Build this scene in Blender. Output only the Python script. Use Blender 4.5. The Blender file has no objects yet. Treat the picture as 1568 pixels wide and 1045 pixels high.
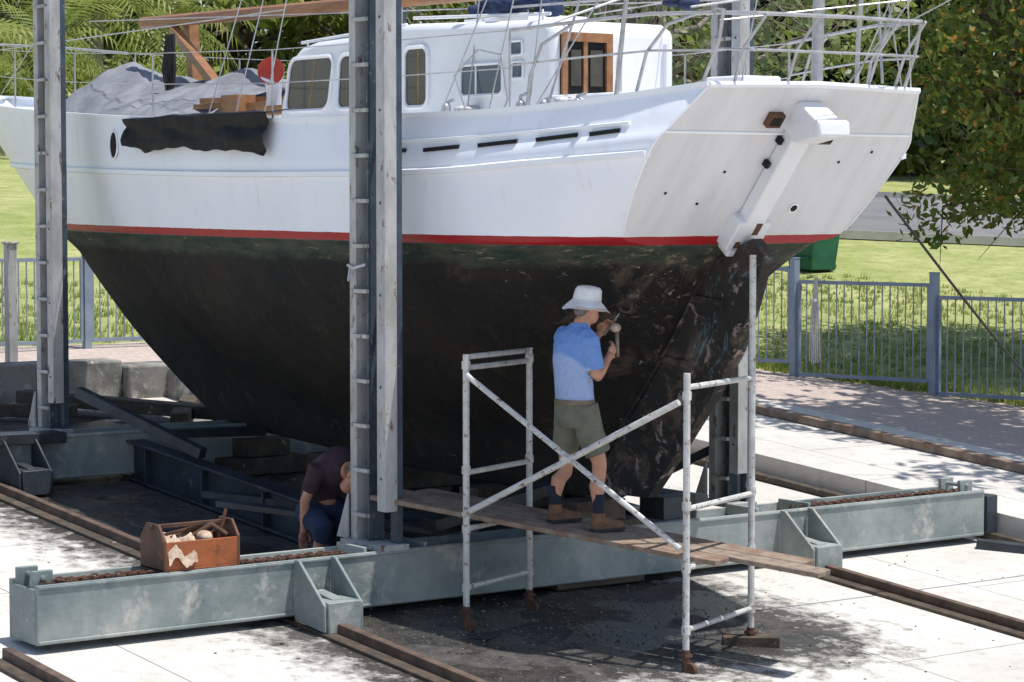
import bpy, math, random
import numpy as np
from mathutils import Vector, Matrix, noise as mnoise
random.seed(7); rng=np.random.default_rng(7)
V=Vector
scene=bpy.context.scene
# ---------------------------------------------------------------- helpers
class MB:
    def __init__(s): s.v=[];s.f=[];s.m=[]
    def add(s,vs,fs,mi=0):
        o=len(s.v); s.v+= [tuple(p) for p in vs]
        for f in fs: s.f.append([o+i for i in f]); s.m.append(mi)
    def box(s,c,d,R=None,mi=0):
        vs=[]
        for x in(-.5,.5):
            for y in(-.5,.5):
                for z in(-.5,.5):
                    p=V((x*d[0],y*d[1],z*d[2]))
                    if R is not None: p=R@p
                    vs.append(p+V(c))
        s.add(vs,[(0,1,3,2),(4,6,7,5),(0,4,5,1),(2,3,7,6),(0,2,6,4),(1,5,7,3)],mi)
    def bx(s,x0,x1,y0,y1,z0,z1,mi=0):
        s.box(((x0+x1)/2,(y0+y1)/2,(z0+z1)/2),(x1-x0,y1-y0,z1-z0),None,mi)
    def bar(s,p0,p1,w,h,mi=0,up=(0,0,1)):
        p0=V(p0);p1=V(p1);d=(p1-p0);L=d.length;d.normalize()
        sd=d.cross(V(up)); 
        if sd.length<1e-4: sd=d.cross(V((1,0,0)))
        sd.normalize();u=sd.cross(d)
        R=Matrix((sd,d,u)).transposed()
        s.box((p0+p1)/2,(w,L,h),R,mi)
    def loft(s,rings,mi=0,caps=True,closed=True):
        n=len(rings[0]);vs=[p for r in rings for p in r];fs=[]
        for i in range(len(rings)-1):
            for j in range(n if closed else n-1):
                a=i*n+j;b=i*n+(j+1)%n
                fs.append((a,b,b+n,a+n))
        if caps:
            fs.append(tuple(range(n-1,-1,-1)));fs.append(tuple((len(rings)-1)*n+j for j in range(n)))
        s.add(vs,fs,mi)
    def tube(s,pts,r,n=8,mi=0,flat=1.0,caps=True):
        pts=[V(p) for p in pts];k=len(pts)
        rs=r if isinstance(r,(list,tuple)) else [r]*k
        rings=[];ref=None
        for i,p in enumerate(pts):
            d=(pts[min(i+1,k-1)]-pts[max(i-1,0)]).normalized()
            if ref is None:
                ref=V((0,0,1)) if abs(d.z)<.9 else V((1,0,0))
            a=d.cross(ref)
            if a.length<1e-4: a=d.cross(V((0,1,0)))
            a.normalize();b=a.cross(d).normalized();ref=b
            rings.append([p+a*math.cos(2*math.pi*j/n)*rs[i]+b*math.sin(2*math.pi*j/n)*rs[i]*flat for j in range(n)])
        s.loft(rings,mi,caps)
    def cyl(s,p0,p1,r0,r1=None,n=10,mi=0): s.tube([p0,p1],[r0,r0 if r1 is None else r1],n,mi)
    def prism(s,poly,vec,mi=0):
        n=len(poly);a=[V(p) for p in poly];b=[p+V(vec) for p in a]
        fs=[tuple(range(n)),tuple(range(2*n-1,n-1,-1))]+[(i,(i+1)%n+0,(i+1)%n+n,i+n) for i in range(n)]
        s.add(a+b,fs,mi)
    def ell(s,c,r,R=None,nu=14,nv=9,mi=0):
        vs=[];fs=[]
        for i in range(nv+1):
            th=math.pi*i/nv
            for j in range(nu):
                ph=2*math.pi*j/nu
                p=V((r[0]*math.sin(th)*math.cos(ph),r[1]*math.sin(th)*math.sin(ph),r[2]*math.cos(th)))
                if R is not None:p=R@p
                vs.append(p+V(c))
        for i in range(nv):
            for j in range(nu):
                a=i*nu+j;b=i*nu+(j+1)%nu
                fs.append((a,a+nu,b+nu,b))
        s.add(vs,fs,mi)
    def build(s,name,parent=None,mats=(),smooth=True,bevel=0,ang=35,remesh=0,dbl=False):
        me=bpy.data.meshes.new(name);me.from_pydata(s.v,[],s.f);me.validate()
        for m in mats: me.materials.append(m)
        if len(mats)>1 and len(me.polygons)==len(s.m): me.polygons.foreach_set('material_index',s.m)
        import bmesh
        bm=bmesh.new();bm.from_mesh(me)
        if dbl: bmesh.ops.remove_doubles(bm,verts=bm.verts,dist=.0008)
        bmesh.ops.recalc_face_normals(bm,faces=bm.faces);bm.to_mesh(me);bm.free()
        if smooth:
            me.polygons.foreach_set('use_smooth',[True]*len(me.polygons))
            me.set_sharp_from_angle(angle=math.radians(ang))
        me.update()
        ob=bpy.data.objects.new(name,me);scene.collection.objects.link(ob)
        if remesh:
            m=ob.modifiers.new('r','REMESH');m.mode='VOXEL';m.voxel_size=remesh;m.use_smooth_shade=True
            m=ob.modifiers.new('s','SMOOTH');m.factor=.5;m.iterations=4
        if bevel:
            m=ob.modifiers.new('b','BEVEL');m.width=bevel;m.segments=2;m.limit_method='ANGLE';m.angle_limit=math.radians(40)
        if parent is not None:
            ob.parent=parent;ob.matrix_parent_inverse=Matrix.Translation(-parent.location)
        return ob
def empty(name,loc):
    e=bpy.data.objects.new(name,None);e.location=loc;e.empty_display_size=.3;scene.collection.objects.link(e);return e
def newmat(name):
    m=bpy.data.materials.new(name);m.use_nodes=True;nt=m.node_tree;b=nt.nodes['Principled BSDF'];return m,nt,b
def N(nt,t,**k):
    n=nt.nodes.new(t)
    for a,v in k.items(): setattr(n,a,v)
    return n
def noisen(nt,scale,detail=6,rough=.6,vec=None,dist=0):
    n=N(nt,'ShaderNodeTexNoise');n.inputs['Scale'].default_value=scale;n.inputs['Detail'].default_value=detail
    n.inputs['Roughness'].default_value=rough;n.inputs['Distortion'].default_value=dist
    if vec is not None: nt.links.new(vec,n.inputs['Vector'])
    return n.outputs['Fac']
def ramp(nt,fac,lo,hi):
    r=N(nt,'ShaderNodeMapRange');r.inputs['From Min'].default_value=lo;r.inputs['From Max'].default_value=hi
    nt.links.new(fac,r.inputs['Value']);return r.outputs['Result']
def mixc(nt,fac,a,b):
    m=N(nt,'ShaderNodeMix',data_type='RGBA')
    if isinstance(fac,(int,float)): m.inputs[0].default_value=fac
    else: nt.links.new(fac,m.inputs[0])
    for i,c in((6,a),(7,b)):
        if isinstance(c,tuple): m.inputs[i].default_value=(*c,1)
        else: nt.links.new(c,m.inputs[i])
    return m.outputs[2]
def math_(nt,op,a,b=None):
    m=N(nt,'ShaderNodeMath',operation=op)
    for i,c in((0,a),(1,b)):
        if c is None: continue
        if isinstance(c,(int,float)): m.inputs[i].default_value=c
        else: nt.links.new(c,m.inputs[i])
    return m.outputs[0]
def coords(nt,scale=None):
    t=N(nt,'ShaderNodeTexCoord').outputs['Object']
    if scale:
        mp=N(nt,'ShaderNodeMapping');mp.inputs['Scale'].default_value=scale;nt.links.new(t,mp.inputs['Vector']);return mp.outputs[0]
    return t
def bumpn(nt,b,h,strength,dist=.02):
    n=N(nt,'ShaderNodeBump');n.inputs['Strength'].default_value=strength;n.inputs['Distance'].default_value=dist
    nt.links.new(h,n.inputs['Height']);nt.links.new(n.outputs[0],b.inputs['Normal'])
def M(name,c1,c2=None,scale=4,rough=.6,metal=0,bump=.2,bscale=40,lo=.4,hi=.62,c3=None,s3=14,lo3=.62,hi3=.68,stretch=None,spec=.4):
    m,nt,b=newmat(name);vec=coords(nt,stretch)
    col=None
    if c2 is None: c2=tuple(x*.75 for x in c1)
    col=mixc(nt,ramp(nt,noisen(nt,scale,8,.65,vec),lo,hi),c1,c2)
    if c3: col=mixc(nt,ramp(nt,noisen(nt,s3,8,.7,vec,.3),lo3,hi3),col,c3)
    nt.links.new(col,b.inputs['Base Color']);b.inputs['Roughness'].default_value=rough;b.inputs['Metallic'].default_value=metal
    b.inputs['Specular IOR Level'].default_value=spec
    if bump: bumpn(nt,b,noisen(nt,bscale,6,.6,vec),bump,.01)
    return m
def glassmat(name,c=(.02,.025,.03)):
    m,nt,b=newmat(name);b.inputs['Base Color'].default_value=(*c,1);b.inputs['Roughness'].default_value=.06;b.inputs['Specular IOR Level'].default_value=.7
    return m

# ---------------------------------------------------------------- materials
m_white=M('white_boat_paint',(.86,.88,.91),(.78,.80,.84),1.2,.35,bump=.05,bscale=8,c3=(.45,.40,.33),s3=9,lo3=.70,hi3=.78,lo=.45,hi=.8)
m_casing=M('white_casing_paint',(.80,.81,.84),(.72,.73,.76),1.2,.4,bump=.05,bscale=8,c3=(.45,.36,.28),s3=7,lo3=.66,hi3=.74)
m_whiteclean=M('cabin_paint',(.87,.88,.90),(.81,.82,.85),2,.35,bump=.03,c3=(.55,.5,.45),s3=12,lo3=.70,hi3=.78)
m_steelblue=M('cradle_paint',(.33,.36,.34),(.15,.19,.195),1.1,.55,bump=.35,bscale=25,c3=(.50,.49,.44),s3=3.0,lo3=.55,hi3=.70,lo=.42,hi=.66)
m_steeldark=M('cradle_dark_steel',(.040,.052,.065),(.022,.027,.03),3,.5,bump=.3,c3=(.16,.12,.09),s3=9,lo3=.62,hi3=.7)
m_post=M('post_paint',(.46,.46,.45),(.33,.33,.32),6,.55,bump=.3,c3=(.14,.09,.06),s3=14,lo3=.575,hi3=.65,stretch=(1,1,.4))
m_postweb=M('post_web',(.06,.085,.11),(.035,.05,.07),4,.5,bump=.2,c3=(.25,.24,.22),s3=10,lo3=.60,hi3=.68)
m_galv=M('scaffold_galvanised',(.60,.60,.58),(.47,.47,.45),10,.5,.1,bump=.25,c3=(.20,.11,.06),s3=22,lo3=.56,hi3=.63)
m_thin=M('stainless_tube',(.50,.50,.51),(.38,.38,.38),10,.35,.4,bump=.05)
m_rust=M('rusty_steel',(.16,.08,.05),(.09,.05,.035),12,.85,.2,bump=.5)
m_rail=M('rail_steel',(.10,.07,.055),(.17,.12,.09),6,.7,.3,bump=.4)
m_wood=M('weathered_plank',(.20,.13,.09),(.30,.24,.19),7,.8,bump=.4,stretch=(1,1,1),c3=(.08,.05,.04),s3=15,lo3=.6,hi3=.7)
m_woodlt=M('pale_plank',(.30,.24,.18),(.20,.15,.12),9,.8,bump=.4,c3=(.1,.07,.05),s3=18,lo3=.56)
m_oldwood=M('oily_timber',(.10,.075,.055),(.05,.04,.03),7,.85,bump=.5,c3=(.28,.25,.2),s3=10,lo3=.62)
m_varn=M('varnished_wood',(.36,.18,.08),(.25,.11,.05),5,.4,bump=.1,stretch=(.3,2,2))
m_box=M('toolbox_wood',(.38,.11,.035),(.24,.075,.03),5,.5,bump=.25,c3=(.09,.04,.03),s3=9,lo3=.58,hi3=.7)
m_boxend=M('toolbox_end',(.13,.06,.035),(.07,.04,.025),6,.7,bump=.2,c3=(.26,.12,.06),s3=8)
m_rag=M('rag_cloth',(.62,.50,.38),(.36,.25,.17),12,.9,bump=.5)
m_black=M('black_plastic',(.010,.010,.011),(.014,.014,.016),5,.62,bump=.15,bscale=10,spec=.22)
m_bluecloth=M('blue_canvas',(.03,.05,.12),(.02,.03,.07),6,.9,bump=.4)
m_tarp=M('grey_tarp',(.25,.26,.29),(.15,.16,.18),2.5,.8,bump=.5,bscale=10)
m_dark=M('dark_void',(.006,.006,.007),(.01,.01,.01),3,.8,bump=0)
m_rubber=M('black_rubber',(.02,.02,.02),(.04,.04,.04),8,.7)
m_red=M('red_enamel',(.55,.06,.03),(.4,.04,.02),4,.4,bump=.05)
m_rope=M('white_rope',(.6,.6,.6),(.4,.4,.42),40,.9,bump=.4)
m_ropedk=M('dark_rope',(.03,.03,.03),(.05,.05,.045),40,.9)
m_fence=M('blue_fence_paint',(.26,.32,.40),(.20,.25,.33),3,.5,bump=.1)
m_green=M('green_bin_plastic',(.02,.15,.09),(.015,.10,.06),3,.5,bump=.05)
m_glass=glassmat('tinted_glass',(.05,.045,.04))
m_glassb=glassmat('cabin_glass',(.06,.09,.13))
m_conc=M('weathered_concrete',(.26,.25,.23),(.10,.10,.09),2.2,.9,bump=.6,c3=(.45,.44,.41),s3=4,lo3=.55)
m_grit=M('grit',(.30,.27,.24),(.16,.13,.11),20,.9,bump=0)
m_skin=M('skin',(.54,.28,.18),(.44,.21,.14),8,.55,bump=.05)
m_khaki=M('khaki_shorts',(.175,.175,.13),(.13,.13,.095),9,.9,bump=.7,bscale=14)
m_sock=M('navy_socks',(.015,.02,.035),(.02,.025,.04),20,.95)
m_boot=M('leather_boot',(.20,.11,.06),(.12,.065,.04),14,.8,bump=.4)
m_hat=M('white_cloth_hat',(.80,.80,.78),(.68,.68,.67),8,.9,bump=.4)
m_hair=M('grey_hair',(.20,.18,.16),(.10,.09,.085),40,.9)
m_purple=M('maroon_shirt',(.055,.028,.04),(.035,.02,.03),10,.9,bump=.4)
m_navy=M('navy_trousers',(.025,.04,.09),(.018,.03,.06),10,.9,bump=.4)
m_belt=M('belt',(.22,.16,.11),(.14,.1,.07),10,.7)
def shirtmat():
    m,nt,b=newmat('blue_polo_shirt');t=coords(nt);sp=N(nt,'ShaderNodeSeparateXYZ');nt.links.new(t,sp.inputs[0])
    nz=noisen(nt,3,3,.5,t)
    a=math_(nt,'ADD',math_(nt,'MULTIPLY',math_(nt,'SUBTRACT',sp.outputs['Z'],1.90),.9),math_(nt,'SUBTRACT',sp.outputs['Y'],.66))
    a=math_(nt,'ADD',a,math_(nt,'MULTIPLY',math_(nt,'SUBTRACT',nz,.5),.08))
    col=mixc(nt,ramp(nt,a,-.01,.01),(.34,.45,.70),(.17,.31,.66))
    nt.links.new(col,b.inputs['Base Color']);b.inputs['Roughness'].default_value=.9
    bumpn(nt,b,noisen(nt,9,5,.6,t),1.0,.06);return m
m_shirt=shirtmat()

def hullmat():
    m,nt,b=newmat('hull_paint');t=coords(nt);sp=N(nt,'ShaderNodeSeparateXYZ');nt.links.new(t,sp.inputs[0])
    z=math_(nt,'ADD',sp.outputs['Z'],math_(nt,'MULTIPLY',math_(nt,'SUBTRACT',noisen(nt,6,4,.6,t),.5),.012))
    aft=ramp(nt,sp.outputs['X'],-.2,1.4)
    st=coords(nt,(6,6,.6))
    white=mixc(nt,ramp(nt,noisen(nt,.8,5,.6,t),.4,.75),(.84,.87,.93),(.76,.79,.86))
    white=mixc(nt,math_(nt,'MULTIPLY',ramp(nt,noisen(nt,1.6,6,.7,st),.58,.78),.5),white,(.55,.52,.47))
    white=mixc(nt,ramp(nt,noisen(nt,13,8,.7,t),.70,.74),white,(.30,.22,.17))
    # aft-facing transom greyed to put its shade into the colour, plus run marks
    ge=N(nt,'ShaderNodeNewGeometry');sn=N(nt,'ShaderNodeSeparateXYZ');nt.links.new(ge.outputs['True Normal'],sn.inputs[0])
    trm=ramp(nt,sn.outputs['X'],.70,.74)
    tw=mixc(nt,ramp(nt,noisen(nt,1.3,6,.6,coords(nt,(1,5,1))),.4,.7),(.70,.70,.72),(.62,.61,.62))
    tw=mixc(nt,ramp(nt,noisen(nt,5,8,.75,coords(nt,(1,3,.8))),.66,.72),tw,(.42,.36,.30))
    white=mixc(nt,trm,white,tw)
    blk=mixc(nt,ramp(nt,noisen(nt,1.1,9,.7,t),.38,.66),(.010,.011,.012),(.030,.025,.020))
    blk=mixc(nt,math_(nt,'MULTIPLY',ramp(nt,noisen(nt,3.5,9,.72,coords(nt,(1,1,2.2))),.55,.72),.7),blk,(.012,.024,.022))
    blk=mixc(nt,math_(nt,'MULTIPLY',ramp(nt,noisen(nt,4,9,.8,coords(nt,(1.2,1,.6)),.6),.54,.66),.8),blk,(.058,.041,.028))
    pb=math_(nt,'ADD',noisen(nt,1.5,9,.75,coords(nt,(1,1.3,.8)),.7),math_(nt,'MULTIPLY',aft,.10))
    blk=mixc(nt,math_(nt,'MULTIPLY',ramp(nt,pb,.61,.69),.8),blk,(.090,.066,.048))
    pc=math_(nt,'ADD',noisen(nt,6,10,.8,coords(nt,(1.4,1,1)),1.2),math_(nt,'MULTIPLY',aft,.09))
    blk=mixc(nt,math_(nt,'MULTIPLY',ramp(nt,pc,.65,.72),.9),blk,(.17,.13,.105))
    pn=math_(nt,'ADD',noisen(nt,9,9,.68,coords(nt,(.9,1,1.3)),.5),math_(nt,'MULTIPLY',aft,.065))
    blk=mixc(nt,ramp(nt,pn,.695,.715),blk,(.33,.29,.26))
    grn=mixc(nt,ramp(nt,noisen(nt,5,9,.75,coords(nt,(.5,1,2))),.40,.62),(.018,.038,.029),(.075,.075,.05))
    grn=mixc(nt,ramp(nt,math_(nt,'ADD',noisen(nt,6,8,.75,coords(nt,(.35,1,3))),math_(nt,'MULTIPLY',aft,.06)),.60,.66),grn,(.21,.18,.12))
    low=mixc(nt,ramp(nt,math_(nt,'ADD',z,math_(nt,'MULTIPLY',noisen(nt,4,6,.7,t),.2)),2.71,2.77),blk,grn)
    c=mixc(nt,ramp(nt,z,2.790,2.794),low,(.34,.014,.018))
    c=mixc(nt,ramp(nt,z,2.855,2.858),c,white)
    nt.links.new(c,b.inputs['Base Color'])
    rg=N(nt,'ShaderNodeMix');nt.links.new(ramp(nt,z,2.78,2.79),rg.inputs[0]);rg.inputs[2].default_value=.85;rg.inputs[3].default_value=.38
    nt.links.new(rg.outputs[0],b.inputs['Roughness']);b.inputs['Specular IOR Level'].default_value=.3
    rough_b=math_(nt,'MULTIPLY',noisen(nt,14,8,.75,t),math_(nt,'SUBTRACT',.85,math_(nt,'MULTIPLY',ramp(nt,z,2.78,2.79),.78)))
    bumpn(nt,b,math_(nt,'ADD',noisen(nt,1.6,3,.5,t),rough_b),.45,.05)
    return m
m_hull=hullmat()
def ruddermat():
    m,nt,b=newmat('rudder_antifoul');t=coords(nt)
    c=mixc(nt,ramp(nt,noisen(nt,2,8,.7,t),.4,.65),(.018,.018,.018),(.05,.038,.03))
    c=mixc(nt,ramp(nt,noisen(nt,4,9,.75,t,.8),.52,.60),c,(.12,.085,.065))
    c=mixc(nt,ramp(nt,noisen(nt,6,9,.68,t,.5),.585,.61),c,(.32,.24,.21))
    c=mixc(nt,ramp(nt,noisen(nt,2.0,9,.8,t,.9),.575,.63),c,(.14,.24,.26))
    nt.links.new(c,b.inputs['Base Color']);b.inputs['Roughness'].default_value=.85;bumpn(nt,b,noisen(nt,14,8,.75,t),.7,.03);return m
m_rudder=ruddermat()

def groundmat():
    m,nt,b=newmat('ground_surface');t=coords(nt);sp=N(nt,'ShaderNodeSeparateXYZ');nt.links.new(t,sp.inputs[0])
    X=sp.outputs['X'];Y=sp.outputs['Y']
    n1=noisen(nt,.5,8,.65,t);n2=noisen(nt,6,8,.7,t);n3=noisen(nt,60,4,.6,t)
    conc=mixc(nt,ramp(nt,n1,.35,.65),(.66,.63,.59),(.54,.51,.47))
    conc=mixc(nt,math_(nt,'MULTIPLY',ramp(nt,n2,.5,.75),.55),conc,(.33,.30,.26))
    conc=mixc(nt,ramp(nt,noisen(nt,18,6,.7,t),.68,.74),conc,(.22,.18,.15))
    br0=N(nt,'ShaderNodeTexBrick');nt.links.new(t,br0.inputs['Vector']);br0.inputs['Scale'].default_value=1.0
    br0.inputs['Brick Width'].default_value=3.1;br0.inputs['Row Height'].default_value=2.43;br0.inputs['Mortar Size'].default_value=.008;br0.inputs['Mortar Smooth'].default_value=.2
    conc=mixc(nt,math_(nt,'MULTIPLY',br0.outputs['Fac'],.75),conc,(.12,.11,.10))
    br=N(nt,'ShaderNodeTexBrick');nt.links.new(t,br.inputs['Vector']);br.inputs['Scale'].default_value=4.5
    br.inputs['Color1'].default_value=(.54,.44,.39,1);br.inputs['Color2'].default_value=(.44,.36,.32,1);br.inputs['Mortar'].default_value=(.30,.26,.23,1);br.inputs['Mortar Size'].default_value=.012
    pav=math_(nt,'MAXIMUM',ramp(nt,Y,9.3,9.32),ramp(nt,math_(nt,'MULTIPLY',X,-1),10.6,10.62))
    conc=mixc(nt,pav,conc,br.outputs['Color'])
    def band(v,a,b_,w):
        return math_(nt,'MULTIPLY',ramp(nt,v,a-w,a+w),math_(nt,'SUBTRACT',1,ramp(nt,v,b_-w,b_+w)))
    dirt_shade=math_(nt,'MULTIPLY',band(X,-9.5,2.9,.8),band(Y,-1.4,3.0,.7))  # wet slip dirt, spread over the boat's shadow to paint that shade darker
    dirt_shade=math_(nt,'MULTIPLY',ramp(nt,math_(nt,'ADD',dirt_shade,math_(nt,'MULTIPLY',math_(nt,'SUBTRACT',n2,.5),1.6)),.35,.75),.97)
    grime_shade=mixc(nt,ramp(nt,n2,.4,.6),(.018,.018,.018),(.062,.056,.05))  # oily wet floor colour, darkened further to deepen the shade under the boat
    grime_shade=mixc(nt,ramp(nt,noisen(nt,30,5,.7,t),.60,.68),grime_shade,(.22,.19,.165))
    conc=mixc(nt,dirt_shade,conc,grime_shade)
    g1=math_(nt,'SUBTRACT',Y,math_(nt,'ADD',math_(nt,'MULTIPLY',X,.3),13.35+.15))
    g2=math_(nt,'SUBTRACT',-12.75,X)
    nn=math_(nt,'MULTIPLY',math_(nt,'SUBTRACT',n2,.5),.5)
    gm=math_(nt,'MAXIMUM',ramp(nt,math_(nt,'ADD',g1,nn),-.05,.05),ramp(nt,math_(nt,'ADD',g2,nn),-.05,.05))
    grass=mixc(nt,ramp(nt,noisen(nt,.45,8,.75,t),.38,.62),(.26,.31,.08),(.46,.45,.20))
    grass=mixc(nt,ramp(nt,noisen(nt,4,9,.85,coords(nt,(1,.6,1))),.42,.66),grass,(.16,.22,.045))
    grass=mixc(nt,ramp(nt,noisen(nt,16,9,.85,t),.52,.64),grass,(.42,.41,.18))
    nt.links.new(mixc(nt,gm,conc,grass),b.inputs['Base Color'])
    wet=math_(nt,'MULTIPLY',dirt_shade,ramp(nt,noisen(nt,1.3,5,.5,t),.47,.51))
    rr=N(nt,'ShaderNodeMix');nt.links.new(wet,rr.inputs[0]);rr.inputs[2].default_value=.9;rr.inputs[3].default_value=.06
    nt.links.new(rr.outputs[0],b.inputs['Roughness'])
    bs=math_(nt,'MULTIPLY',math_(nt,'ADD',math_(nt,'ADD',n3,n2),math_(nt,'MULTIPLY',gm,math_(nt,'MULTIPLY',n2,3))),math_(nt,'SUBTRACT',1,math_(nt,'MULTIPLY',wet,.8)))
    bumpn(nt,b,bs,.4,.03);return m
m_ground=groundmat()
m_asph=M('asphalt',(.20,.20,.205),(.15,.15,.155),1,.9,bump=.3,c3=(.25,.25,.25),s3=4)
m_kerb=M('kerb_concrete',(.50,.49,.47),(.40,.39,.37),2,.9)

def leafmat(name,ca,cb,cc,tr=.35,s=.5):
    m,nt,b=newmat(name);t=coords(nt)
    c=mixc(nt,ramp(nt,noisen(nt,s,4,.6,t),.38,.62),ca,cb)
    c=mixc(nt,ramp(nt,noisen(nt,7,2,.5,t),.60,.68),c,cc)
    nt.links.new(c,b.inputs['Base Color']);b.inputs['Roughness'].default_value=.45
    trn=N(nt,'ShaderNodeBsdfTranslucent');nt.links.new(c,trn.inputs[0])
    mx=N(nt,'ShaderNodeMixShader');mx.inputs[0].default_value=tr
    out=nt.nodes['Material Output'];nt.links.new(b.outputs[0],mx.inputs[1]);nt.links.new(trn.outputs[0],mx.inputs[2]);nt.links.new(mx.outputs[0],out.inputs[0])
    return m
m_leafb=leafmat('leaves_bright',(.21,.29,.05),(.36,.40,.12),(.50,.46,.20),.5)
m_leafd=leafmat('leaves_dark',(.014,.034,.010),(.030,.062,.018),(.09,.14,.035),.2)
m_leafo=leafmat('leaves_mixed',(.10,.16,.028),(.18,.24,.045),(.60,.26,.05),.4,1.5)
m_leafg=leafmat('leaves_grey_green',(.22,.26,.13),(.16,.22,.08),(.40,.40,.27),.5)
m_palm=leafmat('palm_leaves',(.20,.27,.05),(.32,.35,.10),(.42,.38,.16),.45)
m_bark=M('bark',(.16,.12,.09),(.09,.07,.055),5,.9,bump=.7,bscale=12,stretch=(1,1,.3))
m_barkgrey=M('grey_bark',(.26,.23,.20),(.15,.13,.11),5,.9,bump=.7,bscale=12,stretch=(1,1,.3))

# ---------------------------------------------------------------- terrain
CX,CY,CZ=15.94,-10.39,3.2
def depth(x,y): return -.809*(x-CX)+.588*(y-CY)
def gz(x,y):
    xc=max(-48,min(14,x))
    if x>-10.1 and y<6.6: return -.078*xc
    D=depth(x,y);e=0
    if D>32: e=.05*(min(D,45)-32)
    if D>45: e+=.02*(min(D,55)-45)
    return .24-.078*xc+e
xs=sorted(set([-600,-400,-250,-150,-100,-80,-65]+[round(-55+.6*i,3) for i in range(122)]+[25,40,80,200,400]+[-10.102,-10.098]))
ys=sorted(set([-400,-200,-100,-50,-30]+[round(-20+.6*i,3) for i in range(130)]+[6.598,6.602]+[70,90,120,200,400,600]))
gb=MB();vs=[(x,y,gz(x,y)) for x in xs for y in ys];ny=len(ys)
gb.add(vs,[(i*ny+j,(i+1)*ny+j,(i+1)*ny+j+1,i*ny+j+1) for i in range(len(xs)-1) for j in range(ny-1)])
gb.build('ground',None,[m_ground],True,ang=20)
def latm(D,s): return (CX-.809*D+.588*s, CY+.588*D+.809*s)
rb=MB();S=[-2+2*i for i in range(36)];Ds=[46,48,50,52,54,55.5]
vs=[]
for s_ in S:
    for d in Ds:
        x,y=latm(d+.02*s_,s_);vs.append((x,y,gz(x,y)+.05))
n=len(Ds)
rb.add(vs,[(i*n+j,(i+1)*n+j,(i+1)*n+j+1,i*n+j+1) for i in range(len(S)-1) for j in range(n-1)])
rb.build('road',None,[m_asph])
kb=MB()
for dd in(45.9,55.6):
    for a,b_ in zip(S[:-1],S[1:]):
        p=[];
        for s_ in(a,b_):
            x,y=latm(dd+.02*s_,s_);p.append((x,y,gz(x,y)+.09))
        kb.bar(p[0],p[1],.25,.16)
kb.build('road_kerb',None,[m_kerb])
gt=MB()
def tuft(x,y,h):
    z=gz(x,y)
    for k in range(6):
        a=random.uniform(0,6.28);d=V((math.cos(a),math.sin(a),0));o=V((x+random.uniform(-.06,.06),y+random.uniform(-.06,.06),z-.02));w=d.cross(V((0,0,1)))*.014
        gt.add([o-w,o+w,o+d*h*.4+V((0,0,h))],[(0,1,2)])
for i in range(1700):
    x=random.uniform(-9.5,3);tuft(x,.3*x+13.45+abs(random.gauss(0,.4)),random.uniform(.05,.16))
for i in range(4500):
    x=random.uniform(-14,2);tuft(x,.3*x+13.6+random.uniform(0,9),random.uniform(.05,.12))
for i in range(1800):
    y=random.uniform(-3,9);tuft(-12.8-abs(random.gauss(0,2.4)),y,random.uniform(.05,.15))
gt.build('grass_tufts',None,[m_leafb],False)
db=MB()
for i in range(1100):
    if i<850: x=random.gauss(1.2,.7);y=random.gauss(.8,.8)
    else: x=random.uniform(-6,4);y=random.uniform(-2,5.5)
    s_=random.uniform(.006,.018)*(2 if random.random()<.03 else 1);z=-.078*x
    db.box((x,y,z+s_*.22),(s_,s_*random.uniform(.5,1),s_*.4),Matrix.Rotation(random.uniform(0,3),3,'Z'),random.choice((0,1,1,2)))
db.build('paint_chips_and_gravel',None,[m_oldwood,m_conc,m_grit],False)

for yy,x0 in((-.85,-10),(3.98,-10),(-3.3,.3)):
    r=MB()
    r.bar((x0,yy,-.078*x0+.012),(13,yy,-1.014+.012),.30,.03,0);r.bar((x0,yy,-.078*x0+.06),(13,yy,-1.014+.06),.07,.075,1)
    r.build('slipway_rail',None,[m_oldwood,m_rail],bevel=.006)
r=MB();r.bar((-12,8.5,.24+.936+.05),(8,8.5,.24-.624+.05),.14,.09,0);r.build('apron_rail',None,[m_wood],bevel=.01)
r=MB();r.bar((-9.9,6.50,.772+.04),(6,6.50,-.468+.04),.08,.06,0);r.build('timber_edging',None,[m_oldwood],bevel=.01)
w=MB();w.bx(-10.55,-10.06,-9,2.9,.6,1.22);w.bx(-10.06,-8.2,3.4,3.9,.5,1.12);w.bx(-10.5,-9.9,2.9,3.9,.6,1.16)
w.build('retaining_wall',None,[m_conc],bevel=.03)
for (a,b_,ww) in(((-9.6,1.4,.90),(-7.0,3.2,.75),.25),((-8.8,3.1,.82),(-7.4,2.2,.76),.2),((-9.5,-.2,.84),(-8.6,1.6,.80),.12),((-8.6,-1.6,.72),(-7.2,-1.3,.62),.1)):
    t_=MB();t_.bar(a,b_,ww,.14);t_.build('timber_baulk',None,[m_oldwood],bevel=.015)

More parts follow.
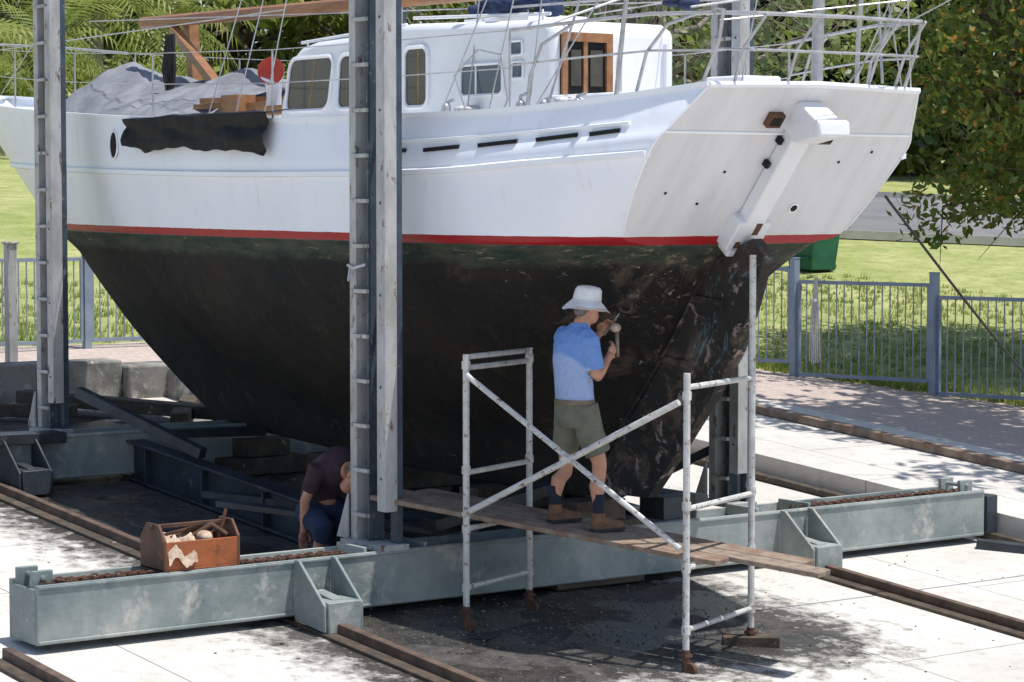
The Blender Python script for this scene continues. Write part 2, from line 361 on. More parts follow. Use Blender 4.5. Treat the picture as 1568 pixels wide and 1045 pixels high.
# ---------------------------------------------------------------- sailboat
YC=1.92
boat=empty('sailboat',(-3,YC,2))
ST=[
 [(-6.0,.05,.90),(-6.8,.05,1.25),(-7.8,.05,1.74),(-8.7,.05,2.28),(-9.1,.05,2.55),(-9.4,.05,2.78),(-9.52,.05,2.87),(-10.15,.05,3.50),(-10.6,.05,3.88),(-11.06,.05,4.27)],
 [(-5.0,.09,.84),(-5.7,.16,1.22),(-6.5,.34,1.72),(-7.3,.54,2.22),(-7.7,.66,2.53),(-8.1,.78,2.78),(-8.2,.81,2.87),(-8.7,1.0,3.47),(-8.95,1.08,3.78),(-9.2,1.14,4.12)],
 [(-4.0,.10,.80),(-4.3,.25,1.18),(-4.8,.62,1.65),(-5.3,1.0,2.10),(-5.7,1.22,2.5),(-6.0,1.34,2.78),(-6.05,1.37,2.87),(-6.3,1.47,3.40),(-6.4,1.50,3.66),(-6.5,1.52,3.94)],
 [(-2.6,.10,.74),(-2.7,.34,1.15),(-2.8,.88,1.6),(-3,1.28,2.05),(-3,1.52,2.5),(-3,1.60,2.78),(-3,1.62,2.87),(-3,1.70,3.34),(-3,1.70,3.55),(-3,1.68,3.79)],
 [(-1.0,.10,.72),(-.8,.30,1.15),(-.5,.72,1.6),(-.2,1.14,2.05),(0,1.48,2.5),(0,1.60,2.78),(0,1.62,2.87),(0,1.67,3.34),(0,1.63,3.55),(0,1.58,3.77)],
 [(-.2,.09,.72),(.15,.13,1.15),(.5,.28,1.6),(.85,.56,2.05),(1.10,1.00,2.5),(1.20,1.33,2.78),(1.23,1.39,2.87),(1.3,1.50,3.40),(1.35,1.43,3.60),(1.4,1.35,3.81)],
 [(.1,.06,.72),(.45,.06,1.2),(.85,.07,1.65),(1.22,.12,2.1),(1.53,.30,2.50),(1.79,.80,2.78),(1.88,1.10,2.89),(2.36,1.25,3.46),(2.53,1.17,3.67),(2.74,1.02,3.93)]]
def cr(p0,p1,p2,p3,t): return .5*((2*p1)+(-p0+p2)*t+(2*p0-5*p1+4*p2-p3)*t*t+(-p0+3*p1-3*p2+p3)*t**3)
A=np.array(ST,float)
def interp(A,per):
    n=len(A);out=[]
    for i in range(n-1):
        p0=A[i-1] if i>0 else 2*A[0]-A[1];p3=A[i+2] if i+2<n else 2*A[-1]-A[-2]
        for k in range(per): out.append(cr(p0,A[i],A[i+1],p3,k/per))
    out.append(A[-1]);return np.array(out)
PS,PV=12,6
G=interp(A,PS);G=np.swapaxes(interp(np.swapaxes(G,0,1),PV),0,1)
G[:,:,1]=np.maximum(G[:,:,1],.03)
for j in range(6*PV-3,G.shape[1]):
    z_=G[-1,j,2];G[-1,j,0]=1.80+(z_-2.79)*.8246
ns,nl=G.shape[:2]
hb=MB()
for sgn in(-1,1):
    vs=[(G[i,j,0],YC+sgn*G[i,j,1],G[i,j,2]) for i in range(ns) for j in range(nl)]
    hb.add(vs,[(i*nl+j,i*nl+j+1,(i+1)*nl+j+1,(i+1)*nl+j) for i in range(ns-1) for j in range(nl-1)])
e=G[-1]
vs=[(p[0],YC-p[1],p[2]) for p in e]+[(p[0],YC+p[1],p[2]) for p in e]
hb.add(vs,[(j,j+1,nl+j+1,nl+j) for j in range(nl-1)])
vs=[];f=[]
for j in range(nl): vs+=[(G[0,j,0],YC-G[0,j,1],G[0,j,2]),(G[0,j,0],YC+G[0,j,1],G[0,j,2])]
hb.add(vs,[(2*j,2*j+1,2*j+3,2*j+2) for j in range(nl-1)])
vs=[]
for i in range(ns): vs+=[(G[i,0,0],YC-G[i,0,1],G[i,0,2]),(G[i,0,0],YC+G[i,0,1],G[i,0,2])]
hb.add(vs,[(2*j,2*j+1,2*j+3,2*j+2) for j in range(ns-1)])
hb.build('hull',boat,[m_hull],True,ang=24,dbl=True)
dk=MB();vs=[]
for i in range(ns):
    col=G[i];zt=col[-1,2]-.28
    o=np.argsort(col[:,2]);xx=np.interp(zt,col[o,2],col[o,0]);yy=np.interp(zt,col[o,2],col[o,1])-.01
    vs+=[(xx,YC-yy,zt),(xx,YC+yy,zt)]
dk.add(vs,[(2*j,2*j+1,2*j+3,2*j+2) for j in range(ns-1)]);dk.build('deck',boat,[m_whiteclean],True)
def hp(x,z,side=-1):
    d=(G[:,:,0]-x)**2+(G[:,:,2]-z)**2;i,j=np.unravel_index(np.argmin(d),d.shape)
    i=min(max(i,1),ns-2);j=min(max(j,1),nl-2)
    p=G[i,j];du=(G[i+1,j]-G[i-1,j])/2;dv=(G[i,j+1]-G[i,j-1])/2
    mat=np.array([[du[0],dv[0]],[du[2],dv[2]]]);a=np.linalg.solve(mat,[x-p[0],z-p[2]])
    q=p+a[0]*du+a[1]*dv
    return V((x,YC+side*q[1],z))
cap=MB()
for sgn in(-1,1):
    rings=[]
    for i in range(0,ns):
        p=G[i,-1];y=YC+sgn*p[1]
        rings.append([(p[0],y-sgn*.07,p[2]-.005),(p[0],y+sgn*.02,p[2]-.005),(p[0],y+sgn*.02,p[2]+.025),(p[0],y-sgn*.07,p[2]+.025)])
    cap.loft(rings)
    rings=[]
    for i in range(2,ns):
        p=G[i,7*PV];y=YC+sgn*p[1];h_=.035
        rings.append([(p[0],y-sgn*.02,p[2]-h_),(p[0],y+sgn*.035,p[2]-h_*.6),(p[0],y+sgn*.035,p[2]+h_*.4),(p[0],y-sgn*.02,p[2]+h_)])
    cap.loft(rings)
    pts=[hp(x,3.575+.04*max(0,x)**1.3*.9,sgn) for x in np.linspace(-.7,2.15,22)]
    cap.loft([[p+V((0,-sgn*.02,-.02)),p+V((0,sgn*.018,-.012)),p+V((0,sgn*.018,.010)),p+V((0,-sgn*.02,.02))] for p in pts])
    cap.tube([(q[0]+.002,YC+sgn*(q[1]-.004),q[2]) for q in G[-1,6*PV:]],.009,6)
p=G[-1,-1];cap.tube([(p[0],YC-p[1],p[2]),(p[0]+.01,YC,p[2]+.025),(p[0],YC+p[1],p[2])],.024,8)
pb=V((1.80,0,2.79));pt=V((2.74,0,3.93));tr=(pt-pb).normalized();tn=V((tr.z,0,-tr.x));TL=(pt-pb).length
R=Matrix((tn,V((0,1,0)),tr)).transposed()
tb=V((pb.x,YC,pb.z))
def tp(s_,y,o=0): return tb+tr*s_+tn*o+V((0,y,0))
p=G[-1,8*PV-2];sx=(p[2]-2.79)/tr.z
cap.box(tp(sx,0,.004),(.014,2*p[1]-.02,.018),R)
cap.build('rails_and_mouldings',boat,[m_white],True,ang=40)
fp=MB()
for x0,x1 in((-.42,-.12),(.12,.52),(.74,1.12),(1.32,1.70),(1.82,2.08)):
    zz=lambda x:3.50+.045*max(0,x)**1.3
    a=hp(x0,zz(x0));b_=hp(x1,zz(x1)+.005);a.y-=.006;b_.y-=.006;fp.bar(a,b_,.03,.030,0)
for x,z in((-5.12,3.62),(-6.85,3.70)):
    c=hp(x,z)
    fp.prism([(c.x+.075*math.cos(t),c.y-.012,c.z+.125*math.sin(t)) for t in np.linspace(0,2*math.pi,20,endpoint=False)],(0,.02,0),0)
    fp.tube([(c.x+.08*math.cos(t),c.y-.014,c.z+.13*math.sin(t)) for t in np.linspace(0,2*math.pi,21)],.010,6,1)
fp.build('freeing_ports_and_portholes',boat,[m_dark,m_white])
rd=MB()
poly=[(1.60,2.64),(2.10,2.84),(2.24,2.72),(2.10,2.36),(1.92,1.98),(1.62,1.6),(1.25,1.18),(.88,.78),(.14,.76),(.47,1.2),(.87,1.65),(1.25,2.1)]
rd.prism([(x,YC-.055,z) for x,z in poly],(0,.11,0))
for (x,z) in((.62,1.36),(1.08,1.88),(1.5,2.36)):
    rd.bar((x-.12,YC,z+.02),(x+.3,YC,z-.02),.16,.06)
rd.tube([(1.60,YC-.06,2.62),(1.25,YC-.07,2.1),(.87,YC-.07,1.65),(.47,YC-.07,1.2),(.14,YC-.06,.8)],.018,6)
rd.build('rudder',boat,[m_rudder],bevel=.02)
tc=MB()
tc.box(tp(.70,0,.06),(.12,.19,1.18),R);tc.box(tp(.17,0,.055),(.14,.32,.28),R);tc.box(tp(.05,0,.045),(.16,.24,.14),R,0)
tc.prism([tp(1.10,-.12,-.02),tp(1.10,-.12,.17),tp(1.30,-.12,.34),tp(1.38,-.12,.30),tp(1.36,-.12,.0)],(0,.24,0))
tc.prism([tp(1.30,-.15,.30),tp(1.40,-.15,.26),tp(1.40,-.15,.30),tp(1.33,-.15,.37)],(0,.30,0))
tc.build('rudder_stock_casing',boat,[m_casing],bevel=.014)
th=MB()
def disc(s_,y,o,r,mi,n=16,d=.012):
    c=tp(s_,y,o);th.prism([c+V((0,1,0))*r*math.cos(t)+tr*r*math.sin(t) for t in np.linspace(0,2*math.pi,n,endpoint=False)],tn*d,mi)
disc(.36,.42,.0,.045,0);disc(.36,.42,.004,.03,1)
th.box(tp(1.20,-.27,.02),(.06,.13,.11),R,2);th.box(tp(1.20,-.27,.045),(.02,.09,.07),R,1)
th.box(tp(1.12,.22,.05),(.16,.12,.11),R,2);th.box(tp(1.12,.24,.13),(.01,.08,.07),R,1)
for s_,y in((.40,-.55),(.70,-.45),(.80,.62),(.5,-.9),(.9,.9)): disc(s_,y,0,.012,1,8,.006)
th.box(tp(.25,.04,.122),(.008,.06,.11),R,2);th.box(tp(.10,-.08,.124),(.008,.05,.06),R,2);th.box(tp(.80,-.12,.03),(.05,.03,.05),R,1);th.box(tp(1.02,-.12,.03),(.05,.03,.05),R,1)
th.build('transom_fittings',boat,[m_white,m_dark,m_rust])
cb=MB()
def cabin(prof,y0,y1,inset=.0):
    cb.prism([(x,y0,z) for x,z in prof],(0,y1-y0,0))
cabin([(-3.62,3.45),(-3.50,4.0),(-3.30,4.38),(-3.14,4.47),(-2.9,4.51),(-1.3,4.55),(-1.3,3.45)],1.15,2.70)
cabin([(-1.55,3.45),(-1.50,4.50),(-1.42,4.58),(.55,4.51),(.66,4.45),(.66,3.45)],1.10,2.32)
cab=cb.build('cabin',boat,[m_whiteclean],bevel=.06)
cb=MB()
cb.bx(-1.1,-.2,1.5,2.1,4.53,4.61);cb.bx(-2.6,-1.9,1.5,2.2,4.5,4.60);cb.tube([(-3.2,1.2,4.51),(-1.5,1.2,4.58)],.016,6);cb.tube([(-1.4,1.2,4.63),(.5,1.2,4.56)],.016,6)
for x in(-3.1,-2.3,-1.6): cb.cyl((x,1.2,4.44),(x,1.2,4.53),.01,n=6)
for x in(-1.3,-.4,.4): cb.cyl((x,1.2,4.52),(x,1.2,4.60),.01,n=6)
cb.tube([(-3.56,1.13,3.8),(.66,1.085,3.8)],.014,6)
cb.build('cabin_roof_hatches_and_grabrails',boat,[m_whiteclean],bevel=.01)
def rrect(x0,x1,z0,z1,r,n=5,skew=0):
    pts=[]
    for cx,cz,a0 in((x1-r,z1-r,0),(x0+r,z1-r,90),(x0+r,z0+r,180),(x1-r,z0+r,270)):
        for k in range(n+1):
            a=math.radians(a0+90*k/n);x=cx+r*math.cos(a);z=cz+r*math.sin(a);pts.append((x+skew*(z-z0),z))
    return pts
wn=MB()
def sidewin(x0,x1,z0,z1,r,y,mi=0,skew=0,fr=.022):
    pp=rrect(x0,x1,z0,z1,r,5,skew)
    wn.prism([(x,y-.004,z) for x,z in pp],(0,.02,0),mi)
    wn.tube([(x,y-.008,z) for x,z in pp+[pp[0]]],fr,6,2)
    xm=x0+(x1-x0)*.55
    if x1-x0>.3 and z1-z0>.3: wn.prism([(xm,y-.006,z0+.03),(xm+.02,y-.006,z0+.03),(xm+.02+skew*(z1-z0),y-.006,z1-.03),(xm+skew*(z1-z0),y-.006,z1-.03)],(0,.004,0),3)
sidewin(-3.40,-2.66,3.90,4.37,.10,1.148,0,.22,.02);sidewin(-2.52,-2.10,3.90,4.37,.09,1.148,0,.1,.02)
sidewin(-1.98,-1.66,3.90,4.38,.08,1.148,0)
sidewin(-1.38,-1.03,3.88,4.38,.08,1.098,0)
sidewin(-.56,.02,3.95,4.20,.05,1.098,1,0,.016)
sidewin(.12,.28,4.25,4.36,.02,1.098,1,0,.012);sidewin(.14,.29,4.07,4.20,.02,1.098,1,0,.012)
wn.bx(-.36,-.34,1.088,1.096,3.96,4.19,2)
wn.bx(.64,.675,1.17,1.66,3.5,4.40,4);wn.bx(.662,.70,1.17,1.22,3.5,4.41,3);wn.bx(.662,.70,1.60,1.66,3.5,4.41,3);wn.bx(.662,.70,1.22,1.60,4.34,4.41,3)
wn.bx(.655,.69,1.38,1.42,3.5,4.34,3);wn.bx(.66,.695,1.22,1.38,3.5,3.86,3);wn.bx(.66,.695,1.42,1.6,3.5,3.86,3)
wn.bx(.678,.684,1.26,1.36,4.0,4.28,0);wn.bx(.678,.684,1.45,1.57,4.0,4.28,0)
wn.bx(.655,.70,1.75,1.78,3.6,4.35,2);wn.bx(.655,.70,2.2,2.23,3.6,4.35,2)
wn.build('cabin_windows_and_door',boat,[m_glass,m_glassb,m_whiteclean,m_varn,m_dark])
cc=MB();cc.bx(.7,2.2,1.02,1.07,3.6,3.92);cc.bx(.7,2.2,2.75,2.8,3.6,3.92);cc.bx(1.05,1.5,2.3,2.7,3.7,4.08)
cc.build('cockpit_coaming',boat,[m_whiteclean],bevel=.02)
fd=MB()
nx,ny2=90,40;vs=[]
for i in range(nx):
    a=i/(nx-1);x=-9.1+4.6*a;hw=.75+.45*min(1,a*1.6)
    for j in range(ny2):
        b_=j/(ny2-1)*2-1;y=YC+hw*b_
        prof=[(0,3.95),(.08,4.18),(.26,4.52),(.42,4.34),(.62,4.28),(.8,4.34),(1,4.15)]
        z=np.interp(a,[q[0] for q in prof],[q[1] for q in prof])
        z0=3.93-.15*a
        z=z0+(z-z0)*(1-abs(b_)**1.5)
        z+=.07*mnoise.noise(V((x*1.8,y*1.8,0)))+.06*abs(mnoise.noise(V((x*4+y*3,y*2,3))))+.03*abs(mnoise.noise(V((x*9-y*5,y*6,7))))
        vs.append((x,y,z))
fd.add(vs,[(i*ny2+j,(i+1)*ny2+j,(i+1)*ny2+j+1,i*ny2+j+1) for i in range(nx-1) for j in range(ny2-1)])
fd.build('foredeck_tarpaulin',boat,[m_tarp],True,ang=180)
bt=MB();vs=[];nx,nz=90,26
for i in range(nx):
    x=-4.72+2.67*i/(nx-1);a=i/(nx-1)
    low=3.60-.10*a+.07*mnoise.noise(V((x*1.3,0,9)))+.03*mnoise.noise(V((x*5,0,2)))
    for j in range(nz):
        q=j/(nz-1)
        if q<.2:
            top=hp(x,3.74);p=V((x,top.y-.03+.28*(1-q/.2),3.875+.03*mnoise.noise(V((x*3,q*9,0)))-.02*(q/.2)))
        else:
            qq=(q-.2)/.8;z=3.85+(low-3.85)*qq;p=hp(x,min(z,3.74));p.z=z
            p.y-=.055+.10*abs(mnoise.noise(V((x*1.6+z*2.5,z*4,1))))+.02*abs(mnoise.noise(V((x*6-z*5,z*9,4))))
        vs.append(tuple(p))
bt.add(vs,[(i*nz+j,(i+1)*nz+j,(i+1)*nz+j+1,i*nz+j+1) for i in range(nx-1) for j in range(nz-1)])
bt.build('black_tarpaulin',boat,[m_black],True,ang=180)
fw=MB()
fw.bar((-6.75,2.1,3.85),(-6.9,2.1,4.95),.11,.11,0);fw.bar((-6.9,1.9,4.85),(-4.9,1.5,3.95),.09,.09,0)
fw.bar((-4.9,1.1,3.98),(-4.0,1.35,3.98),.18,.05,0);fw.bar((-4.7,1.0,4.03),(-4.1,1.6,4.05),.1,.05,0);fw.bx(-4.5,-4.2,1.1,1.3,3.9,4.08,0)
fw.bar((-3.9,1.2,3.92),(-3.6,1.3,3.93),.2,.08,0)
fw.tube([(-7.6,YC,4.95),(-.2,YC,4.86)],.065,10,0)
fw.tube([(-2.95,YC,3.5),(-2.95,YC,9.5)],[.10,.085],12,0)
fw.build('mast_boom_and_timbers',boat,[m_varn])
vt=MB()
vt.tube([(-3.95,1.35,3.8),(-3.95,1.35,4.1),(-3.92,1.33,4.22),(-3.85,1.27,4.28)],[.07,.07,.09,.12],14,0)
c=V((-3.82,1.245,4.285));d=V((.6,-.75,.1)).normalized();a_=d.cross(V((0,0,1))).normalized();b2=a_.cross(d)
rings=[[c+d*o+a_*r*math.cos(t)+b2*r*math.sin(t) for t in np.linspace(0,2*math.pi,18,endpoint=False)] for o,r in((-.10,.08),(0,.13),(.012,.13),(.0,.105))]
vt.loft(rings,1,False);rings=[[c+d*o+a_*r*math.cos(t)+b2*r*math.sin(t) for t in np.linspace(0,2*math.pi,18,endpoint=False)] for o,r in((.004,.112),(-.07,.05))]
vt.loft(rings,2,True)
vt.build('cowl_vent',boat,[m_whiteclean,m_red,m_red])
rg=MB()
for sgn in(-1,1):
    def sd(x,dz,ins=.06):
        i=np.argmin(abs(G[:,-1,0]-x));p=G[i,-1];return V((x,YC+sgn*(p[1]-ins),p[2]+dz))
    xsn=[-9.6,-7.9,-6.2,-4.4,-2.2,-.6,.9]
    for x in xsn: rg.cyl(sd(x,-.1),sd(x,.60),.010,n=6)
    for dz in(.6,.32): rg.tube([sd(x,dz) for x in xsn],.0045,5)
    top=[sd(.9,.60),sd(1.5,.60),sd(2.2,.57),sd(2.72,.50)]
    rg.tube(top,.014,8);rg.tube([p-V((0,0,.26)) for p in top],.009,6)
    rg.tube([sd(1.05,-.05),sd(1.1,.25),sd(1.22,.47),sd(1.5,.59)],.013,7)
    rg.tube([sd(2.05,-.02),sd(2.15,.3),sd(2.35,.48),sd(2.6,.52)],.013,7)
    rg.tube([sd(2.6,-.02),sd(2.72,.3)+V((.05,0,0)),sd(2.72,.52)+V((.1,0,0)),sd(2.72,.52)],.014,7)
    rg.tube([(-9.6,YC+sgn*.85,4.75),(-10.6,YC+sgn*.45,4.85),(-11.3,YC+sgn*.12,4.9),(-11.35,YC,4.9)],.016,7)
    rg.cyl((-10.6,YC+sgn*.4,4.15),(-10.6,YC+sgn*.45,4.85),.014,n=6)
    for xa in(-3.4,-2.9,-2.4): rg.cyl(sd(xa,-.1),(-2.95,YC,9.3),.006,n=5)
    rg.tube([sd(1.9,-.05),sd(1.95,.5),sd(2.05,1.2),sd(2.1,1.6)],.018,8)
rg.tube([(2.74,YC-.96,4.43),(2.98,YC-.8,4.42),(3.05,YC,4.42),(2.98,YC+.8,4.42),(2.74,YC+.96,4.43)],.014,8)
rg.tube([(2.74,YC-.96,4.18),(2.95,YC-.8,4.17),(3.0,YC,4.17),(2.95,YC+.8,4.17),(2.74,YC+.96,4.18)],.010,8)
for y in(-.75,-.25,.55,.82): rg.tube([(2.68,YC+y,3.93),(2.8,YC+y,4.2),(3.02,YC+y*.98,4.42)],.012,7)
rg.cyl((2.35,YC+.35,3.7),(2.45,YC+.35,7.6),.045,n=12);rg.cyl((2.55,YC+.62,3.8),(2.85,YC+.9,5.2),.010,n=6)
for a,b_ in(((-11.2,YC,4.3),(-2.95,YC,9.4)),((2.7,YC-.7,3.9),(2.44,YC+.35,7.4)),((2.7,YC+.9,3.9),(2.44,YC+.35,7.4)),((1.1,.6,3.8),(2.44,YC+.35,7.4)),((-.35,1.0,3.75),(-.45,1.3,5.5)),((.1,.45,3.8),(.3,1.2,5.6)),((2.3,2.6,3.95),(2.9,3.4,5.3)),((2.7,2.9,3.95),(3.3,2.2,5.6)),((2.5,1.2,4.4),(3.2,3.6,4.7)),((-7,1,4.9),(3,2.6,4.62)),((.9,.7,3.8),(.7,1.1,5.6)),((-.05,1.0,3.8),(.45,.95,4.9)),((-9.6,1.1,4.72),(-3.0,.9,4.78)),((2.1,2.9,4.0),(2.9,2.7,4.95)),((2.6,2.85,4.4),(3.35,3.1,4.75)),((1.3,1.0,4.5),(2.9,2.9,4.9))):
    rg.cyl(a,b_,.006,n=5)
for a,b_ in(((.2,1.05,4.62),(2.9,2.3,4.72)),((1.0,.75,4.42),(1.35,2.4,5.0)),((.85,.9,3.8),(1.0,1.2,4.9)),((2.3,1.1,4.5),(2.55,2.9,4.78)),((2.4,2.9,4.0),(2.25,2.95,5.2))):
    rg.cyl(a,b_,.011,n=6)
rg.tube([(-.2,.9,3.8),(-.3,.85,4.1),(-.05,.9,4.3),(.2,.95,4.25),(.35,.9,3.9),(.3,.85,3.7)],.008,6)
rg.build('rigging_and_pushpit',boat,[m_thin])
ov=MB()
for (x,y,z,r1,r2,mi) in((.0,1.3,4.66,.28,.07,0),(-.6,1.35,4.67,.14,.06,0),(.35,1.3,4.63,.10,.09,0),(1.9,1.4,4.56,.14,.05,0),(2.3,2.0,4.86,.16,.05,0),(-.35,1.02,3.83,.10,.04,1),(1.15,.9,3.86,.09,.04,1)): 
    for k in range(5): ov.ell((x+random.uniform(-.5,.5)*r1*1.4,y+random.uniform(-.06,.06),z+random.uniform(-.3,.5)*r2),(r1*.55,.09,r2*random.uniform(.6,1)),Matrix.Rotation(random.uniform(-.4,.4),3,'Y'),10,7,mi)
ov.build('sail_covers_and_rope_heaps',boat,[m_bluecloth,m_rope],ang=180)
ov=MB()
ov.tube([(-3.6,.3,3.8),(-3.62,.26,3.5),(-3.7,.3,3.36),(-3.85,.3,3.2)],.012,6)
for k in range(5): ov.tube([(-6.3+k*.03,1.5,4.75),(-6.35+k*.04,1.48,4.4),(-6.3+k*.03,1.5,4.1),(-6.25+k*.03,1.5,4.4),(-6.27+k*.03,1.5,4.75)],.014,5)
ov.build('rope_bundles',boat,[m_ropedk])
tl=MB()
for x,y,h in((1.0,.75,.05),(1.35,.8,.07),(.75,.72,.09),(2.0,1.2,.06),(2.2,1.7,.08),(2.4,2.2,.06),(-.1,.62,.06),(-.9,.55,.05),(-1.2,.5,.07)):
    tl.tube([(x,y,3.8),(x+.02,y,3.82+h),(x+.08,y+.03,3.84+h)],.014,7,0);tl.ell((x+.02,y,3.83),(.04,.04,.05),None,8,6,0)
tl.build('deck_cleats_and_winches',boat,[m_thin])

# ---------------------------------------------------------------- cradle
cr_=empty('slipway_cradle',(-2.5,YC,.3))
def beam(x0,ztop,y0,y1):
    b=MB();x1=x0+.45;h=.42
    b.bx(x0,x0+.03,y0,y1,ztop-h,ztop);b.bx(x1-.03,x1,y0,y1,ztop-h,ztop)
    b.bx(x0+.03,x1-.03,y0+.02,y1-.02,ztop-.10,ztop-.07);b.bx(x0+.03,x1-.03,y0,y0+.02,ztop-h,ztop-.03);b.bx(x0+.03,x1-.03,y1-.02,y1,ztop-h,ztop-.03)
    b.bx(x1,x1+.012,y0+.01,y1-.01,ztop-.03,ztop-.008);b.bx(x1,x1+.012,y0+.01,y1-.01,ztop-h+.008,ztop-h+.03)
    return b
b1=beam(-.20,.465,-3.05,6.35)
for y in(-.35,.2,3.6,4.2): b1.bx(-.17,.22,y,y+.03,.40,.50)
for y in(-3.03,6.15): 
    b1.bx(-.14,-.10,y,y+.16,.40,.55,0);b1.bx(.10,.14,y,y+.16,.40,.55,0);b1.cyl((-.16,y+.08,.50),(.16,y+.08,.50),.02,n=8)
b1.build('front_crossbeam',cr_,[m_steelblue],bevel=.006)
beam(-5.8,.90,-3.3,6.35).build('rear_crossbeam',cr_,[m_steelblue],bevel=.006)
lg=MB()
for y in(.62,3.1):
    lg.bar((-5.4,y,.62),(-.2,y,.20),.04,.34);lg.bar((-5.4,y,.80),(-.2,y,.38),.20,.025);lg.bar((-5.4,y,.45),(-.2,y,.04),.20,.025)
    for k in range(5):
        x=-5+k*1.1;lg.box((x,y,.60-.0808*(x+5.4)),(.02,.19,.33))
lg.bar((-5.4,-.15,.88),(-5.4,-1.2,.90),.3,.1)
lg.bar((-5.3,0,1.30),(-3.9,.55,.80),.10,.10);lg.bar((-.3,4.0,1.1),(-1.5,3.3,.4),.08,.08)
lg.bar((-.2,.62,.5),(-2.4,-.1,.55),.16,.05);lg.bar((-3.4,.3,.50),(-1.0,1.6,.40),.14,.06)
lg.bar((-.15,.5,.56),(-.15,1.7,.78),.18,.10);lg.bar((-.15,3.3,.56),(-.15,2.1,.78),.18,.10)
lg.bar((-4.9,.7,.9),(-4.9,1.75,.86),.2,.08)
lg.bar((-.05,2.15,.62),(-.3,3.3,1.25),.10,.10);lg.bx(-.1,.22,1.5,1.75,.47,.62);lg.bx(-.12,.2,2.6,2.95,.47,.66)
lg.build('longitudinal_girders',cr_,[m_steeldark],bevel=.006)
def bracket(y,x0,z0):
    b=MB();w=.17
    for yy in(y-w,y+w-.025):
        b.prism([(x0,yy,z0+.44),(x0,yy,z0-.01),(x0+.42,yy,z0-.05),(x0+.42,yy,z0+.15),(x0+.06,yy,z0+.44)],(0,.025,0))
    b.bx(x0+.17,x0+.44,y-w+.03,y+w-.03,z0-.06,z0+.17)
    b.bar((x0+.06,y,z0+.20),(x0+.34,y,z0+.17),.10,.02)
    b.cyl((x0+.30,y-.06,z0-.02),(x0+.30,y+.06,z0-.02),.07,n=16,mi=1)
    return b
bracket(-.82,.265,.03).build('wheel_bracket',cr_,[m_steelblue,m_rust],bevel=.008)
bracket(4.0,.265,.03).build('wheel_bracket',cr_,[m_steelblue,m_rust],bevel=.008)
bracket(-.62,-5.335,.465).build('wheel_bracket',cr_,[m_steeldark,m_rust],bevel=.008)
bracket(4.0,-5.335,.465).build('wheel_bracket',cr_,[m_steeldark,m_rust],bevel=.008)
for (px,py,zb,gap) in((0,-.06,.50,.14),(-5.6,-.06,.93,.0),(-.25,3.80,.50,.03),(-5.6,3.80,.93,.0)):
    p=MB();zt=5.6
    x0=px-.28
    p.bx(x0,x0+.09,py-.09,py+.07,zb,zt,0);
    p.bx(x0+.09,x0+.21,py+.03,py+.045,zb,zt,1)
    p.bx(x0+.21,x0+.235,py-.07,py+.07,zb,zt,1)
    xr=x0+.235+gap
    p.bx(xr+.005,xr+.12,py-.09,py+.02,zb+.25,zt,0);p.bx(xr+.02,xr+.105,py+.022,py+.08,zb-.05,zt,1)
    z=zb+.2
    while z<zt: 
        p.bar((x0+.05,py-.10,z),(x0+.27,py-.10,z),.03,.03,0);z+=.345
    z=zb+.5
    while z<zt and gap>0.1:
        p.bar((x0+.23,py+.05,z),(xr+.02,py+.05,z),.03,.05,1);z+=1.4
    p.bx(px-.32,xr+.16,py-.16,py+.1,zb-.045,zb,0)
    p.prism([(x0+.0,py-.12,zb),(x0-.16,py-.12,zb),(x0,py-.12,zb+.35)],(0,.02,0),0)
    for z in np.arange(zb+.5,zt,.7): p.cyl((xr+.06,py-.095,z),(xr+.06,py-.089,z),.012,n=8,mi=1)
    if px==0:
        p.tube([(x0-.01,py-.10,2.62),(x0+.13,py-.14,2.60),(x0+.24,py-.10,2.63)],.012,6,2);p.tube([(x0+.05,py-.12,2.60),(x0+.06,py-.14,2.5),(x0+.1,py-.13,2.55)],.01,6,2)
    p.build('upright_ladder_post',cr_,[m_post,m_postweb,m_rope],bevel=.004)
kb=MB()
for x in(-5.2,-3.8,-2.4,-1.0,.1):
    zt=.70+.012*(-x);g=-.078*x
    n_=max(1,int((zt-g)/.16));h=(zt-g)/n_
    for k in range(n_): kb.box((x,YC,g+h*(k+.5)),(.28,.9 if k%2==0 else .5,h-.006))
kb.build('keel_blocks',cr_,[m_oldwood],bevel=.012)
ch=MB()
def chain(y0,y1,x,z):
    y=y0;k=0
    while y<y1:
        c=V((x+random.uniform(-.015,.015),y,z+random.uniform(-.004,.006)))
        fl=k%2
        pts=[]
        for t in np.linspace(0,2*math.pi,11):
            a=.034*math.cos(t);b_=.021*math.sin(t)
            pts.append(c+V((b_ if fl else b_*.25,a,b_*.3 if fl else b_)))
        ch.tube(pts,.0075,5,caps=False);y+=.046;k+=1
for (a,b_) in((-2.95,-2.05),(-1.35,-.45),(4.2,6.15)):
    chain(a,b_,.13,.458);chain(a,b_,.06,.44);chain(a+.02,b_,-.02,.44)
ch.build('chain',cr_,[m_rust])
eb=MB();eb.bx(.0,.22,6.42,6.56,.05,.40);eb.bar((.4,6.1,-.0),(1.0,6.55,-.05),.14,.10);eb.build('mooring_block',None,[m_steeldark],bevel=.01)

